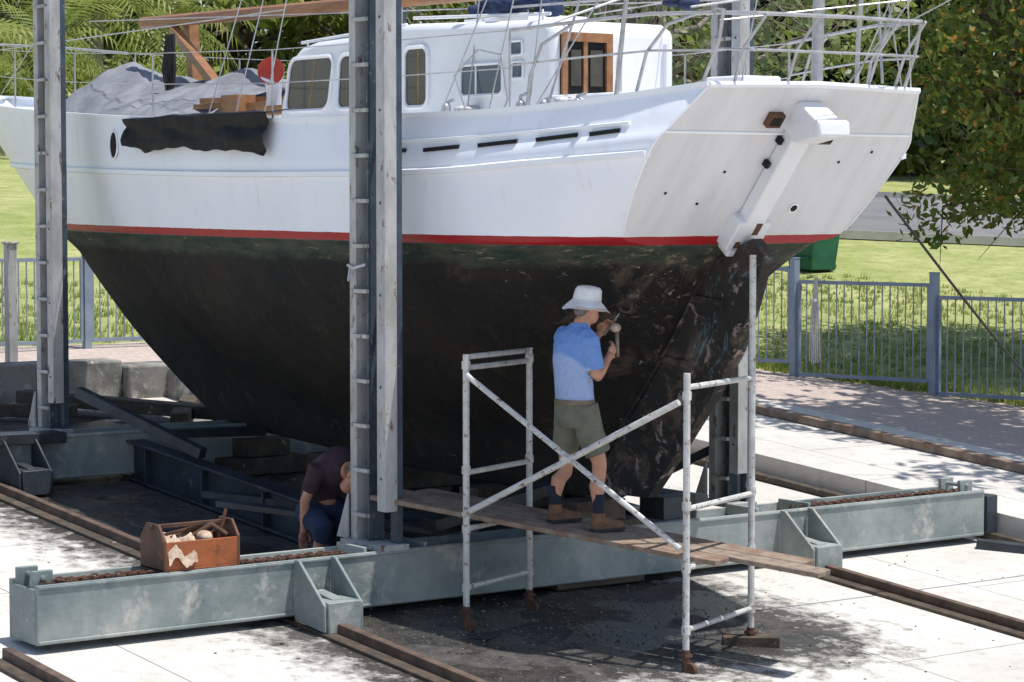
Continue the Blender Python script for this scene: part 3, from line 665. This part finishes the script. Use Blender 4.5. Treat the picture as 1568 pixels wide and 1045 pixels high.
# ---------------------------------------------------------------- scaffold
sc=empty('scaffold',(1.8,.8,0))
LF=V((.93,.10,0));l=V((.92,.39,0)).normalized();wv=V((-.39,.92,0)).normalized()
L_=1.83;rt=.025
def W(a): return .92 if a<1 else 1.06
sb=MB()
def sp_(a,b_,z): p=LF+l*a+wv*b_;return V((p.x,p.y,z))
def zl(a): return -.078*(LF.x+.3)-.082*a
for a in(0,L_):
    zo=zl(a)
    for b_ in(0,W(a)):
        top=zo+2.08
        if a>0 and b_>0: top=2.72
        if a>0 and b_==0: top=zo+2.16
        sb.tube([sp_(a,b_,zo+.16),sp_(a,b_,top)],rt,10,0)
        for zz in(.34,.78,1.22,2.0): sb.cyl(sp_(a,b_,zo+zz-.03),sp_(a,b_,zo+zz+.03),rt+.008,n=10,mi=0)
    for zz in(.34,.78,1.20,2.06):
        sb.cyl(sp_(a,0,zo+zz),sp_(a,W(a),zo+zz),.021,n=8)
    if a==0: sb.cyl(sp_(a,0,zo+1.98),sp_(a,W(a),zo+1.98),.021,n=8)
z0=zl(0);z1=zl(L_)
sb.tube([sp_(.03,-.04,z0+1.93),sp_(L_-.03,-.04,z1+.92)],.022,8,0);sb.tube([sp_(L_-.02,-.085,z1+1.96),sp_(.03,-.085,z0+.90)],.024,8,0)
xa=L_*.5-.02
sb.cyl(sp_(xa,-.02,(z0+z1)/2+1.43),sp_(xa,-.11,(z0+z1)/2+1.43),.032,n=8)
for a in(0,L_):
    for b_ in(0,W(a)):
        zo=zl(a);sb.cyl(sp_(a,b_,zo+.05),sp_(a,b_,zo+.2),.03,n=8,mi=1)
        c=sp_(a+.03,b_,zo+.06)
        sb.cyl(c-wv*.02,c+wv*.02,.05,n=14,mi=1);sb.box(sp_(a,b_,zo+.16),(.07,.07,.02),None,1)
sb.build('frames_and_braces',sc,[m_galv,m_rust])
pads=MB();pads.box(sp_(0,0,zl(0)+.008),(.55,.42,.012),Matrix.Rotation(.5,3,'Z'),0);pads.box(sp_(L_,W(L_),zl(L_)+.05),(.42,.18,.18),Matrix.Rotation(.9,3,'Z'),1);pads.box(sp_(L_,0,zl(L_)+.012),(.3,.16,.03),Matrix.Rotation(.4,3,'Z'),1)
pads.build('base_plates',sc,[m_steeldark,m_oldwood],bevel=.006)
pk=MB()
def zp(a): return .775-.095*a
for b0,a0,a1,mi in((.13,-.95,2.0,0),(.37,-1.05,2.68,1),(.61,-.85,2.45,0)):
    pk.bar(sp_(a0,b0+.1,zp(a0)-.02),sp_(a1,b0+.1,zp(a1)-.02),.215,.038,mi)
pk.build('scaffold_planks',sc,[m_wood,m_woodlt],bevel=.006)

# ---------------------------------------------------------------- toolbox on the beam
tb_=empty('wooden_toolbox',(.05,-1.68,.47))
t=MB();z=.468;x0,x1,y0,y1=-.13,.235,-2.05,-1.43
t.bx(x0,x1,y0,y1,z,z+.015,0)
t.bx(x1-.02,x1,y0+.02,y1-.02,z+.015,z+.21,0);t.bx(x0,x0+.02,y0+.02,y1-.02,z+.015,z+.21,0)
for y in(y0,y1-.02):
    t.prism([(x0-.002,y,z),(x1+.002,y,z),(x1+.002,y,z+.22),((x0+x1)/2+.09,y,z+.33),((x0+x1)/2-.09,y,z+.33),(x0-.002,y,z+.22)],(0,.022,0),1)
t.bar((.05,y0-.02,z+.305),(.05,y1+.02,z+.305),.03,.03,1)
t.build('box',tb_,[m_box,m_boxend],bevel=.004)
t=MB()
vs=[];n=26
for i in range(n):
    for j in range(n):
        u,v=i/(n-1),j/(n-1);x=-.10+.36*u;y=-2.02+(.33-.1*u)*v
        zz=z+.20+.09*mnoise.noise(V((x*11,y*11,0)))+.04*mnoise.noise(V((x*30,y*30,5)))-(.15*(u-.88)/.12 if u>.88 else 0)
        vs.append((x,y,zz))
t.add(vs,[(i*n+j,(i+1)*n+j,(i+1)*n+j+1,i*n+j+1) for i in range(n-1) for j in range(n-1)])
t.ell((.12,-1.66,z+.21),(.07,.06,.05));t.build('rags',tb_,[m_rag],ang=180)
t=MB();t.tube([(.0,-1.88,z+.2),(.02,-1.5,z+.29)],.018,8);t.bar((-.05,-1.93,z+.22),(.1,-1.48,z+.32),.03,.02);t.bar((.1,-1.53,z+.2),(.12,-1.48,z+.40),.03,.02);t.tube([(.05,-1.75,z+.2),(.12,-1.6,z+.3),(.16,-1.5,z+.22)],.02,8);t.build('tools',tb_,[m_boxend])

# ---------------------------------------------------------------- people
def ringe(c,a,b,ax=V((1,0,0)),ay=V((0,1,0)),n=18):
    return [V(c)+ax*a*math.cos(2*math.pi*k/n)+ay*b*math.sin(2*math.pi*k/n) for k in range(n)]
def hand(mb,wrist,palm,fdir,ndir,curl=.9,side=1,s=1.0):
    wrist=V(wrist);f=V(fdir).normalized();n_=V(ndir).normalized();n_=(n_-f*n_.dot(f)).normalized();sdv=f.cross(n_)*side
    pc=wrist+f*.05
    R=Matrix((sdv,n_,f)).transposed()
    mb.ell(pc,(.042*s,.019*s,.052*s),R,12,8)
    mb.tube([wrist-f*.03,wrist+f*.02],[.027,.03],10)
    for k,ln in enumerate((.072,.082,.076,.06)):
        o=(k-1.5)*.019
        p=wrist+f*.088+sdv*o;pts=[wrist+f*.06+sdv*o*.8,p];dr=f.copy()
        for seg in range(3):
            ang=curl*(.5+.25*seg);dr=(dr*math.cos(ang)+n_*math.sin(ang)).normalized() if seg==0 else (Matrix.Rotation(curl*.6,3,(f.cross(n_)))@dr)
            p=p+dr*ln*(.45,.32,.23)[seg];pts.append(p)
        mb.tube(pts,[.0095,.0095,.009,.008,.0065],8)
    q=wrist+f*.02+sdv*-.03
    mb.tube([q,q-sdv*.022+f*.025+n_*.01,q-sdv*.022+f*.05+n_*.028,q-sdv*.008+f*.066+n_*.04],[.014,.012,.0105,.008],8)
def head(parent,c,face,hatted=True,tilt=0,hair=m_hair):
    c=V(c);f=V(face).normalized();up=V((0,0,1));r=f.cross(up).normalized();up=r.cross(f).normalized()
    R=Matrix((r,f,up)).transposed()
    h=MB();P=lambda x,y,z:c+R@V((x,y,z))
    h.ell(P(0,0,.02),(.075,.095,.105),R,20,14);h.ell(P(0,.035,-.055),(.055,.06,.062),R,16,10)
    h.tube([P(0,-.05,-.20),P(0,-.02,-.06)],[.062,.056],14)
    h.tube([P(0,.088,.03),P(0,.108,-.012),P(0,.09,-.022)],[.01,.017,.01],8)
    h.ell(P(0,.088,-.052),(.026,.012,.007),R,10,6);h.ell(P(0,.085,-.062),(.022,.012,.007),R,10,6)
    for s_ in(-1,1):
        h.ell(P(.079*s_,-.005,.0),(.011,.022,.034),R,10,8);h.ell(P(.03*s_,.084,.034),(.018,.012,.007),R,8,6)
    h.build('head',parent,[m_skin],ang=180,remesh=.006)
    e_=MB()
    for s_ in(-1,1): e_.ell(P(.03*s_,.088,.018),(.011,.008,.008),R,8,6)
    e_.build('eyes',parent,[m_dark])
    hh=MB();hh.ell(P(0,-.022,.035),(.080,.086,.10),R,18,12);hh.ell(P(0,-.055,-.02),(.062,.042,.045),R,14,8);hh.build('hair',parent,[hair],ang=180)
    if hatted:
        ht=MB();R2=R@Matrix.Rotation(tilt,3,'X')
        prof=[(.172,.000),(.176,-.004),(.145,.028),(.108,.058),(.104,.066),(.102,.10),(.096,.140),(.082,.160),(.045,.170),(.012,.172)]
        rings=[]
        for rr,zz in prof:
            ring=[]
            for k in range(36):
                a=2*math.pi*k/36;dz=(.014*math.cos(2*a+.5)+.008*math.sin(5*a))*(rr>.12);q=rr*(1+.03*math.sin(3*a+zz*30))
                ring.append(c+R2@V((q*math.cos(a)*.93,q*math.sin(a)*1.05-.005,zz+dz)))
            rings.append(ring)
        ht.loft(rings,0,True);ht.build('bucket_hat',parent,[m_hat],ang=60)

man=empty('worker',(1.46,.72,.72))
ZP=lambda x,y: .775-.095*((V((x,y,0))-LF).dot(l))
fl=V((1.27,.70,0));fr=V((1.64,.82,0));fl.z=ZP(fl.x,fl.y);fr.z=ZP(fr.x,fr.y)
hipL=V((1.365,.72,1.58));hipR=V((1.555,.72,1.58))
knL=V((1.30,.75,1.16));knR=V((1.61,.82,1.15))
anL=fl+V((0,-.03,.09));anR=fr+V((0,-.03,.09))
b=MB()
for h_,k_,a_2 in((hipL,knL,anL),(hipR,knR,anR)):
    mid=(k_+a_2)/2+V((0,-.02,.06))
    b.tube([h_,(h_+k_)/2,k_+V((0,0,.05)),k_,k_-V((0,.005,.06)),mid,a_2+V((0,0,.10)),a_2],[.088,.076,.057,.055,.052,.058,.040,.038],14)
b.tube([(1.46,.71,1.6),(1.46,.69,1.9),(1.46,.71,2.13)],[.12,.12,.10],16);b.tube([(1.465,.72,2.10),(1.475,.765,2.25)],[.07,.055],14)
shR=V((1.635,.70,2.125));elR=V((1.665,.745,1.82));wrR=V((1.60,.92,1.975))
shL=V((1.285,.72,2.125));elL=V((1.23,.91,1.92));wrL=V((1.38,1.0,2.13))
for s_,e_,w_ in((shR,elR,wrR),(shL,elL,wrL)):
    m1=(e_*.65+w_*.35)
    b.tube([s_,(s_+e_)/2,e_+(s_-e_).normalized()*.03,e_+(w_-e_).normalized()*.02,m1,w_],[.056,.046,.041,.041,.042,.027],12)
b.build('body',man,[m_skin],ang=180,remesh=.01)
hd=MB()
hand(hd,wrR,0,(V((1.56,1.03,2.09))-wrR),V((-.6,.3,.4)),1.0,1)
hand(hd,wrL,0,(V((1.44,1.06,2.23))-wrL),V((.8,.0,.3)),1.0,1)
hd.build('hands',man,[m_skin],ang=180)
tl=MB()
tl.tube([(1.60,1.0,1.97),(1.555,1.03,2.07),(1.50,1.07,2.15)],[.012,.014,.014],8,0);tl.ell((1.495,1.06,2.175),(.035,.045,.035),None,12,8,1)
tl.cyl((1.40,1.02,2.12),(1.47,1.08,2.24),.013,n=8,mi=0);tl.bar((1.47,1.08,2.24),(1.49,1.10,2.28),.05,.006,2)
tl.build('mallet_and_scraper',man,[m_woodlt,m_rag,m_steelblue])
sh=MB()
Rw=lambda z,a,bb,y=.69,x=1.46: ringe((x,y,z),a,bb,n=22)
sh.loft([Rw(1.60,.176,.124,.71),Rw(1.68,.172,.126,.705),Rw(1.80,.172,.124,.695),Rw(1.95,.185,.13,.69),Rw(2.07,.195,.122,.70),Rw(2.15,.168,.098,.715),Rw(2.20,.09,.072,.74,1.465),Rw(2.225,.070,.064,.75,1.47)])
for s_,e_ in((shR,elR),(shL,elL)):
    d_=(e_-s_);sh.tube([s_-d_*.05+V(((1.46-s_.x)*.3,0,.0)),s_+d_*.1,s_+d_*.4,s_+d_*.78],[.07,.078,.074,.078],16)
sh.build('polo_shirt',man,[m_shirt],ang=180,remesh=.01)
so=MB()
so.loft([Rw(1.66,.168,.120,.705),Rw(1.60,.180,.128,.71),Rw(1.52,.185,.135,.715),Rw(1.45,.17,.12,.72)])
for h_,k_ in((hipL,knL),(hipR,knR)):
    so.tube([h_+V((0,0,.04)),(h_*.6+k_*.4),k_+V((0,-.01,.11))],[.105,.104,.100],18)
so.build('shorts',man,[m_khaki],ang=180,remesh=.01)
be=MB();be.loft([Rw(1.625,.182,.132,.705),Rw(1.66,.181,.131,.705)]);be.build('belt',man,[m_belt],ang=60)
bo=MB()
for a_2,ft in((anL,fl),(anR,fr)):
    bo.tube([a_2+V((0,0,.19)),a_2+V((0,0,.08)),a_2+V((0,0,.02))],[.047,.043,.045],14,0)
    bo.tube([a_2+V((0,0,.05)),a_2+V((0,0,-.02))],[.050,.052],14,1)
    rings=[]
    for yy,hw,hh in((-.085,.030,.06),(-.06,.042,.10),(0,.044,.10),(.05,.044,.085),(.11,.052,.062),(.17,.046,.05),(.20,.025,.035)):
        c=V((ft.x,ft.y+yy,ft.z+.022));rings.append([c+V((hw*math.cos(t)*(1 if math.sin(t)>0 else 1.05),0,max(0,math.sin(t))*hh-.0)) for t in np.linspace(0,2*math.pi,16,endpoint=False)])
    bo.loft(rings,1)
    rings=[]
    for yy,hw in((-.09,.032),(-.06,.046),(.05,.046),(.11,.056),(.17,.050),(.205,.028)):
        c=V((ft.x,ft.y+yy,ft.z));rings.append([c+V((-hw,0,.002)),c+V((hw,0,.002)),c+V((hw,0,.026)),c+V((-hw,0,.026))])
    bo.loft(rings,2)
bo.build('socks_and_boots',man,[m_sock,m_boot,m_rubber],ang=50)
head(man,(1.485,.80,2.325),(.10,.93,-.02),True,-.10)

m2=empty('worker',(-.85,.1,.1))
g2=.078*1.0
def q(x,y,z): return V((-.86+x,.02+y,g2+z))
bb_=MB()
hL,hR=q(-.15,.12,.56),q(-.15,-.12,.56);kL,kR=q(.18,.17,.44),q(.18,-.17,.44);aL,aR=q(-.02,.14,.08),q(-.02,-.14,.08)
for h_,k_,a_2 in((hL,kL,aL),(hR,kR,aR)): bb_.tube([h_,(h_+k_)/2,k_,(k_+a_2)/2,a_2],[.09,.08,.06,.055,.04],14)
chest=q(.18,0,.92);pel=q(-.15,0,.60)
bb_.tube([pel,(pel+chest)/2+V((-.05,0,.06)),chest,chest+V((.12,0,.0))],[.13,.13,.12,.06],16)
arms=[]
for s_ in(-1,1):
    s0=chest+V((-.06,s_*.17,.0));e0=s0+V((-.12 if s_<0 else .1,s_*.06,-.26));w0=e0+V((-.06,-s_*.02,-.25));arms.append((s0,e0,w0))
    bb_.tube([s0,(s0+e0)/2,e0,(e0+w0)/2,w0],[.055,.047,.042,.038,.027],12)
bb_.build('body',m2,[m_skin],ang=180,remesh=.012)
hb_=MB()
for s0,e0,w0 in arms: hand(hb_,w0,0,(w0-e0),V((.6,0,-.2)),.5,1)
hb_.build('hands',m2,[m_skin],ang=180)
s2=MB();s2.tube([pel+V((-.03,0,.03)),(pel+chest)/2+V((-.06,0,.08)),chest+V((-.02,0,.02)),chest+V((.10,0,.0))],[.15,.165,.165,.08],20)
for s0,e0,w0 in arms: s2.tube([s0+V((0,0,.02)),(s0*.5+e0*.5),s0*.3+e0*.7],[.085,.075,.07],14)
s2.build('shirt',m2,[m_purple],ang=180,remesh=.012)
t2=MB();t2.ell(pel,(.15,.175,.14))
for h_,k_ in((hL,kL),(hR,kR)): t2.tube([h_,(h_+k_)/2,k_+V((0,0,0)),k_-V((0.04,0,.08))],[.115,.105,.085,.08],16)
t2.build('trousers',m2,[m_navy],ang=180,remesh=.012)
f2=MB()
for a_2 in(aL,aR):
    f2.ell(a_2+V((.06,0,-.04)),(.14,.05,.045));f2.tube([a_2+V((0,0,.08)),a_2-V((0,0,.05))],.05,12)
f2.build('boots',m2,[m_boot],ang=180)
head(m2,chest+V((.24,0,-.03)),(.75,0,-.65),False)

# ---------------------------------------------------------------- fences, bin, ropes
def fence(pts,h=1.5,name='metal_fence',pr=.009):
    fb=MB()
    for i,(x,y) in enumerate(pts):
        z=gz(x,y);fb.bx(x-.045,x+.045,y-.045,y+.045,z-.1,z+h)
        fb.bx(x-.05,x+.05,y-.05,y+.05,z+h,z+h+.015)
        if i+1<len(pts):
            x2,y2=pts[i+1];zm=(z+gz(x2,y2))/2
            a=V((x,y,zm));b_=V((x2,y2,zm))
            d=(b_-a).normalized();a=a+d*.07;b_=b_-d*.07
            fb.bar(a+V((0,0,h-.22)),b_+V((0,0,h-.22)),.04,.045);fb.bar(a+V((0,0,.10)),b_+V((0,0,.10)),.04,.045)
            fb.bar(a+V((0,0,h-.22)),a+V((0,0,.1)),.04,.04);fb.bar(b_+V((0,0,h-.22)),b_+V((0,0,.1)),.04,.04)
            L=(b_-a).length;k=int(L/.105)
            for j in range(1,k):
                p=a+d*(L*j/k);fb.tube([p+V((0,0,.10)),p+V((0,0,h-.22))],pr,5,caps=False)
    return fb.build(name,None,[m_fence])
fence([(4,14.6),(2.0,14.0),(.1,13.4),(-1.8,12.8),(-3.7,12.25),(-5.6,11.67),(-7.5,11.1),(-9.3,10.3)])
fence([(-9.3,10.3),(-10.7,9.0),(-11.7,7.4),(-12.3,5.6),(-12.4,3.6),(-12.3,1.6),(-12.2,-.4),(-12.1,-2.4)],1.35)
p=MB();x,y=-11.15,2.0;z=gz(x,y);p.bx(x-.06,x+.06,y-.06,y+.06,z-.1,z+1.45);p.bx(x-.08,x+.08,y-.08,y+.08,z+1.45,z+1.48);p.build('bollard_post',None,[m_post],bevel=.01)
bn=MB();x,y=-14.6,18.0;z=gz(x,y)
bn.loft([[V((x+sx_*a,y+sy_*a,zz)) for sx_,sy_ in((-1,-1),(1,-1),(1,1),(-1,1))] for a,zz in((.27,z+.02),(.34,z+.72))])
bn.prism([(x-.37,y-.37,z+.72),(x+.37,y-.37,z+.72),(x+.37,y+.37,z+.80),(x-.37,y+.37,z+.80)],(0,0,.05))
bn.bx(x-.28,x+.28,y-.36,y-.32,z+.2,z+.25);bn.cyl((x-.25,y+.25,z+.08),(x+.25,y+.25,z+.08),.08,n=12);bn.build('rubbish_bin',None,[m_green],bevel=.02)
rp=MB();fx,fy=-7.08,11.13;fz=gz(fx,fy)
for k in range(4):
    o=(k-1.5)*.028
    rp.tube([(fx+o*.3,fy-.05,fz+1.3),(fx+.03+o,fy-.07,fz+.8),(fx+.04+o*1.6,fy-.07,fz+.22+abs(o)*.8),(fx-.02+o*1.4,fy-.08,fz+.2+abs(o)),(fx-.04+o,fy-.06,fz+.8),(fx-.01,fy-.05,fz+1.3)],.009,6)
rp.tube([(fx-.05,fy-.08,fz+1.0),(fx+.05,fy-.1,fz+1.02)],.022,8);rp.build('rope_coil',None,[m_rope])
ml=MB();a=V((2.22,3.12,3.15));b_=V((1.45,7.4,.2));ml.tube([a.lerp(b_,t)-V((0,0,.12*math.sin(math.pi*t))) for t in np.linspace(0,1,14)],.011,6);ml.build('mooring_line',None,[m_ropedk])

# ---------------------------------------------------------------- trees
def leaf_arrays(cent,rad,n,size,flat=.75,shell=.45):
    k=len(cent);w=rad**2;w=w/w.sum();idx=rng.choice(k,n,p=w)
    d=rng.normal(size=(n,3));d/=np.linalg.norm(d,axis=1)[:,None]
    rr=rad[idx]*(shell+(1-shell)*rng.random(n)**.6)*(1+.12*rng.normal(size=n))
    c=cent[idx]+d*rr[:,None]*np.array([1,1,flat])
    a=rng.normal(size=(n,3));a/=np.linalg.norm(a,axis=1)[:,None]
    nn=d+.9*rng.normal(size=(n,3));nn/=np.linalg.norm(nn,axis=1)[:,None]
    a=np.cross(nn,a);a/=np.linalg.norm(a,axis=1)[:,None]+1e-9;b=np.cross(nn,a)
    s=size*(.6+.8*rng.random(n));a*=s[:,None];b*=(s*.45)[:,None]
    return np.stack([c-a,c+b,c+a,c-b],1).reshape(-1,3)
def leafmesh(name,v,mat,parent):
    n=len(v)//4;me=bpy.data.meshes.new(name);me.vertices.add(len(v));me.vertices.foreach_set('co',v.ravel().astype(np.float32))
    me.loops.add(4*n);me.loops.foreach_set('vertex_index',np.arange(4*n,dtype=np.int32))
    me.polygons.add(n);me.polygons.foreach_set('loop_start',np.arange(0,4*n,4,dtype=np.int32))
    try: me.polygons.foreach_set('loop_total',np.full(n,4,dtype=np.int32))
    except Exception: pass
    me.update(calc_edges=True);me.materials.append(mat)
    ob=bpy.data.objects.new(name,me);scene.collection.objects.link(ob)
    if parent is not None: ob.parent=parent;ob.matrix_parent_inverse=Matrix.Translation(-parent.location)
    return ob
def tree(name,x,y,h,r,mat,leaves,size,nclump=26,trunk=.25,base=.25,bare=False,zoff=0,clr=.22,bark=None):
    z=gz(x,y)+zoff;e=empty(name,(x,y,z));cent=[];rad=[]
    for i in range(nclump):
        a=random.uniform(0,2*math.pi);q_=math.sqrt(random.random());t=random.random()
        zz=z+h*(base+(1-base)*t);rmax=r*math.sin(math.pi*min(.95,.18+.75*t))**.6
        cent.append((x+rmax*q_*math.cos(a),y+rmax*q_*math.sin(a),zz));rad.append(r*random.uniform(clr,clr*2))
    cent=np.array(cent);rad=np.array(rad)
    tb2=MB();top=V((x+random.uniform(-.3,.3),y,z+h*.75))
    tb2.tube([(x,y,z-.3),(x+.1,y+.05,z+h*.25),(x-.1,y,z+h*.5),top],[trunk*1.3,trunk,trunk*.7,trunk*.3],10)
    for c in cent:
        s0=V((x,y,z+h*random.uniform(.22,.5)));c_=V(c);m_=s0.lerp(c_,.5)+V((random.uniform(-.3,.3),random.uniform(-.3,.3),-.1*h*.3))
        tb2.tube([s0,m_,c_],[trunk*.4,trunk*.22,trunk*.07],6)
        for k in range(5 if bare else 2):
            dd=V((random.gauss(0,1),random.gauss(0,1),random.gauss(.3,.7))).normalized()*r*.45
            tb2.tube([c_,c_+dd*.5+V((0,0,.1)),c_+dd],[trunk*.08,trunk*.05,trunk*.02],5)
            if bare:
                for kk in range(3):
                    d3=V((random.gauss(0,1),random.gauss(0,1),random.gauss(.3,.7))).normalized()*r*.25
                    tb2.tube([c_+dd*.6,c_+dd*.6+d3],[trunk*.04,trunk*.015],4)
    tb2.build('trunk_and_limbs',e,[bark or m_bark],ang=180)
    if leaves: leafmesh('crown',leaf_arrays(cent,rad,leaves,size),mat,e)
    return e
for (x,y,h,r) in((-36,32,12,4.2),(-33.5,36.5,13,4.5),(-30.5,40,12,4.5),(-28,44.5,12,4.5),(-34,42,15,5)):
    tree('shade_tree',x,y,h,r,m_leafd,15000,.20,34,.3,.08)
tree('flowering_tree',-6.2,15.3,8.2,2.9,m_leafo,32000,.075,80,.16,.24,clr=.20)
tree('overhanging_tree',-.9,11.5,9,3.6,m_leafb,7000,.15,26,.2,.62)
tree('branching_tree',-15.5,14.8,8.5,3.6,m_leafg,3000,.11,26,.26,.22,True,bark=m_barkgrey)
tree('branching_tree',-20,20,8.5,3.4,m_leafb,6500,.13,24,.22,.25,True)
for i,(x,y,h,r,mt) in enumerate(((-56,17,8.0,4.0,m_leafb),(-53,22,8.5,4.2,m_leafg),(-50,27,8.0,4.0,m_leafb),(-46.5,31,9.5,4.2,m_leafb),(-43,36,10,4.4,m_leafg),(-40,41,11,4.5,m_leafb),(-62,24,11,5,m_leafg),(-55,34,12,5,m_leafb))):
    tree('gum_tree' if mt is m_leafg else 'broadleaf_tree',x,y,h,r,mt,11000,.20,32,.3,.06,clr=.17)
ce=[];ra=[]
for t in np.linspace(0,1,70):
    x=-56+31*t;y=13+33*t;ce.append((x+random.uniform(-1,1),y+random.uniform(-1,1),gz(x,y)+random.uniform(.3,1.5)));ra.append(random.uniform(1,1.9))
leafmesh('undergrowth',leaf_arrays(np.array(ce),np.array(ra),30000,.18),m_leafb,None)
ce=[];ra=[]
for t in np.linspace(0,1,80):
    for zz in(3,6.5):
        x=-95+45*t;y=20+70*t;ce.append((x+random.uniform(-3,3),y+random.uniform(-3,3),zz+random.uniform(-2,2)));ra.append(random.uniform(2.2,4.0))
leafmesh('forested_hill',leaf_arrays(np.array(ce),np.array(ra),26000,.5),m_leafg,None)
def palm(x,y,h):
    z=gz(x,y);e=empty('palm_tree',(x,y,z));t=MB();t.tube([(x,y,z-.2),(x+.1,y,z+h*.5),(x,y+.1,z+h)],[.22,.17,.15],10);t.build('trunk',e,[m_barkgrey])
    f=MB()
    for k in range(30):
        a=random.uniform(0,6.28);el=random.uniform(-.2,1.3);L=random.uniform(2.0,2.7);d=V((math.cos(a)*math.cos(el),math.sin(a)*math.cos(el),math.sin(el)));p=V((x,y+.1,z+h))
        sdv=d.cross(V((0,0,1))).normalized()
        for s_ in range(14):
            p2=p+d*L/14;d=(d+V((0,0,-.12))).normalized()
            for sg in(-1,1):
                w_=.75*math.sin(math.pi*(.12+.8*s_/14));tip=p2+sdv*sg*w_*.8+V((0,0,-.28*w_))+d*.25
                f.add([p,p.lerp(p2,.5),tip],[(0,1,2)])
            p=p2
    f.build('fronds',e,[m_palm],False)
palm(-38,15.2,2.6);palm(-40,17.5,3.4);palm(-36.5,12.2,2.3);palm(-41,13.9,3.8);palm(-42,20.5,3.2)

# ---------------------------------------------------------------- light, world, camera
sd_=V((.25,.20,1)).normalized()
su=bpy.data.lights.new('sun','SUN');su.energy=5;su.angle=math.radians(.5);su.color=(1,.96,.90)
so_=bpy.data.objects.new('sun',su);so_.rotation_euler=(-sd_).to_track_quat('-Z','Y').to_euler();so_.location=(0,0,30);scene.collection.objects.link(so_)
wd=bpy.data.worlds.new('World');scene.world=wd;wd.use_nodes=True;nt=wd.node_tree
sk=nt.nodes.new('ShaderNodeTexSky');sk.sky_type='NISHITA';sk.sun_disc=False
sk.sun_elevation=math.asin(sd_.z);sk.sun_rotation=math.atan2(sd_.x,sd_.y)
nt.links.new(sk.outputs[0],nt.nodes['Background'].inputs[0]);nt.nodes['Background'].inputs[1].default_value=.15
scene.view_settings.view_transform='Standard';scene.view_settings.look='None';scene.view_settings.exposure=0
cd=bpy.data.cameras.new('camera');cd.lens=87.2;cd.sensor_width=36;cd.clip_end=2000
co=bpy.data.objects.new('camera',cd);co.location=(CX,CY,CZ)
fw_=V((-.809,.588,-.061)).normalized();co.rotation_euler=fw_.to_track_quat('-Z','Y').to_euler()
scene.collection.objects.link(co);scene.camera=co
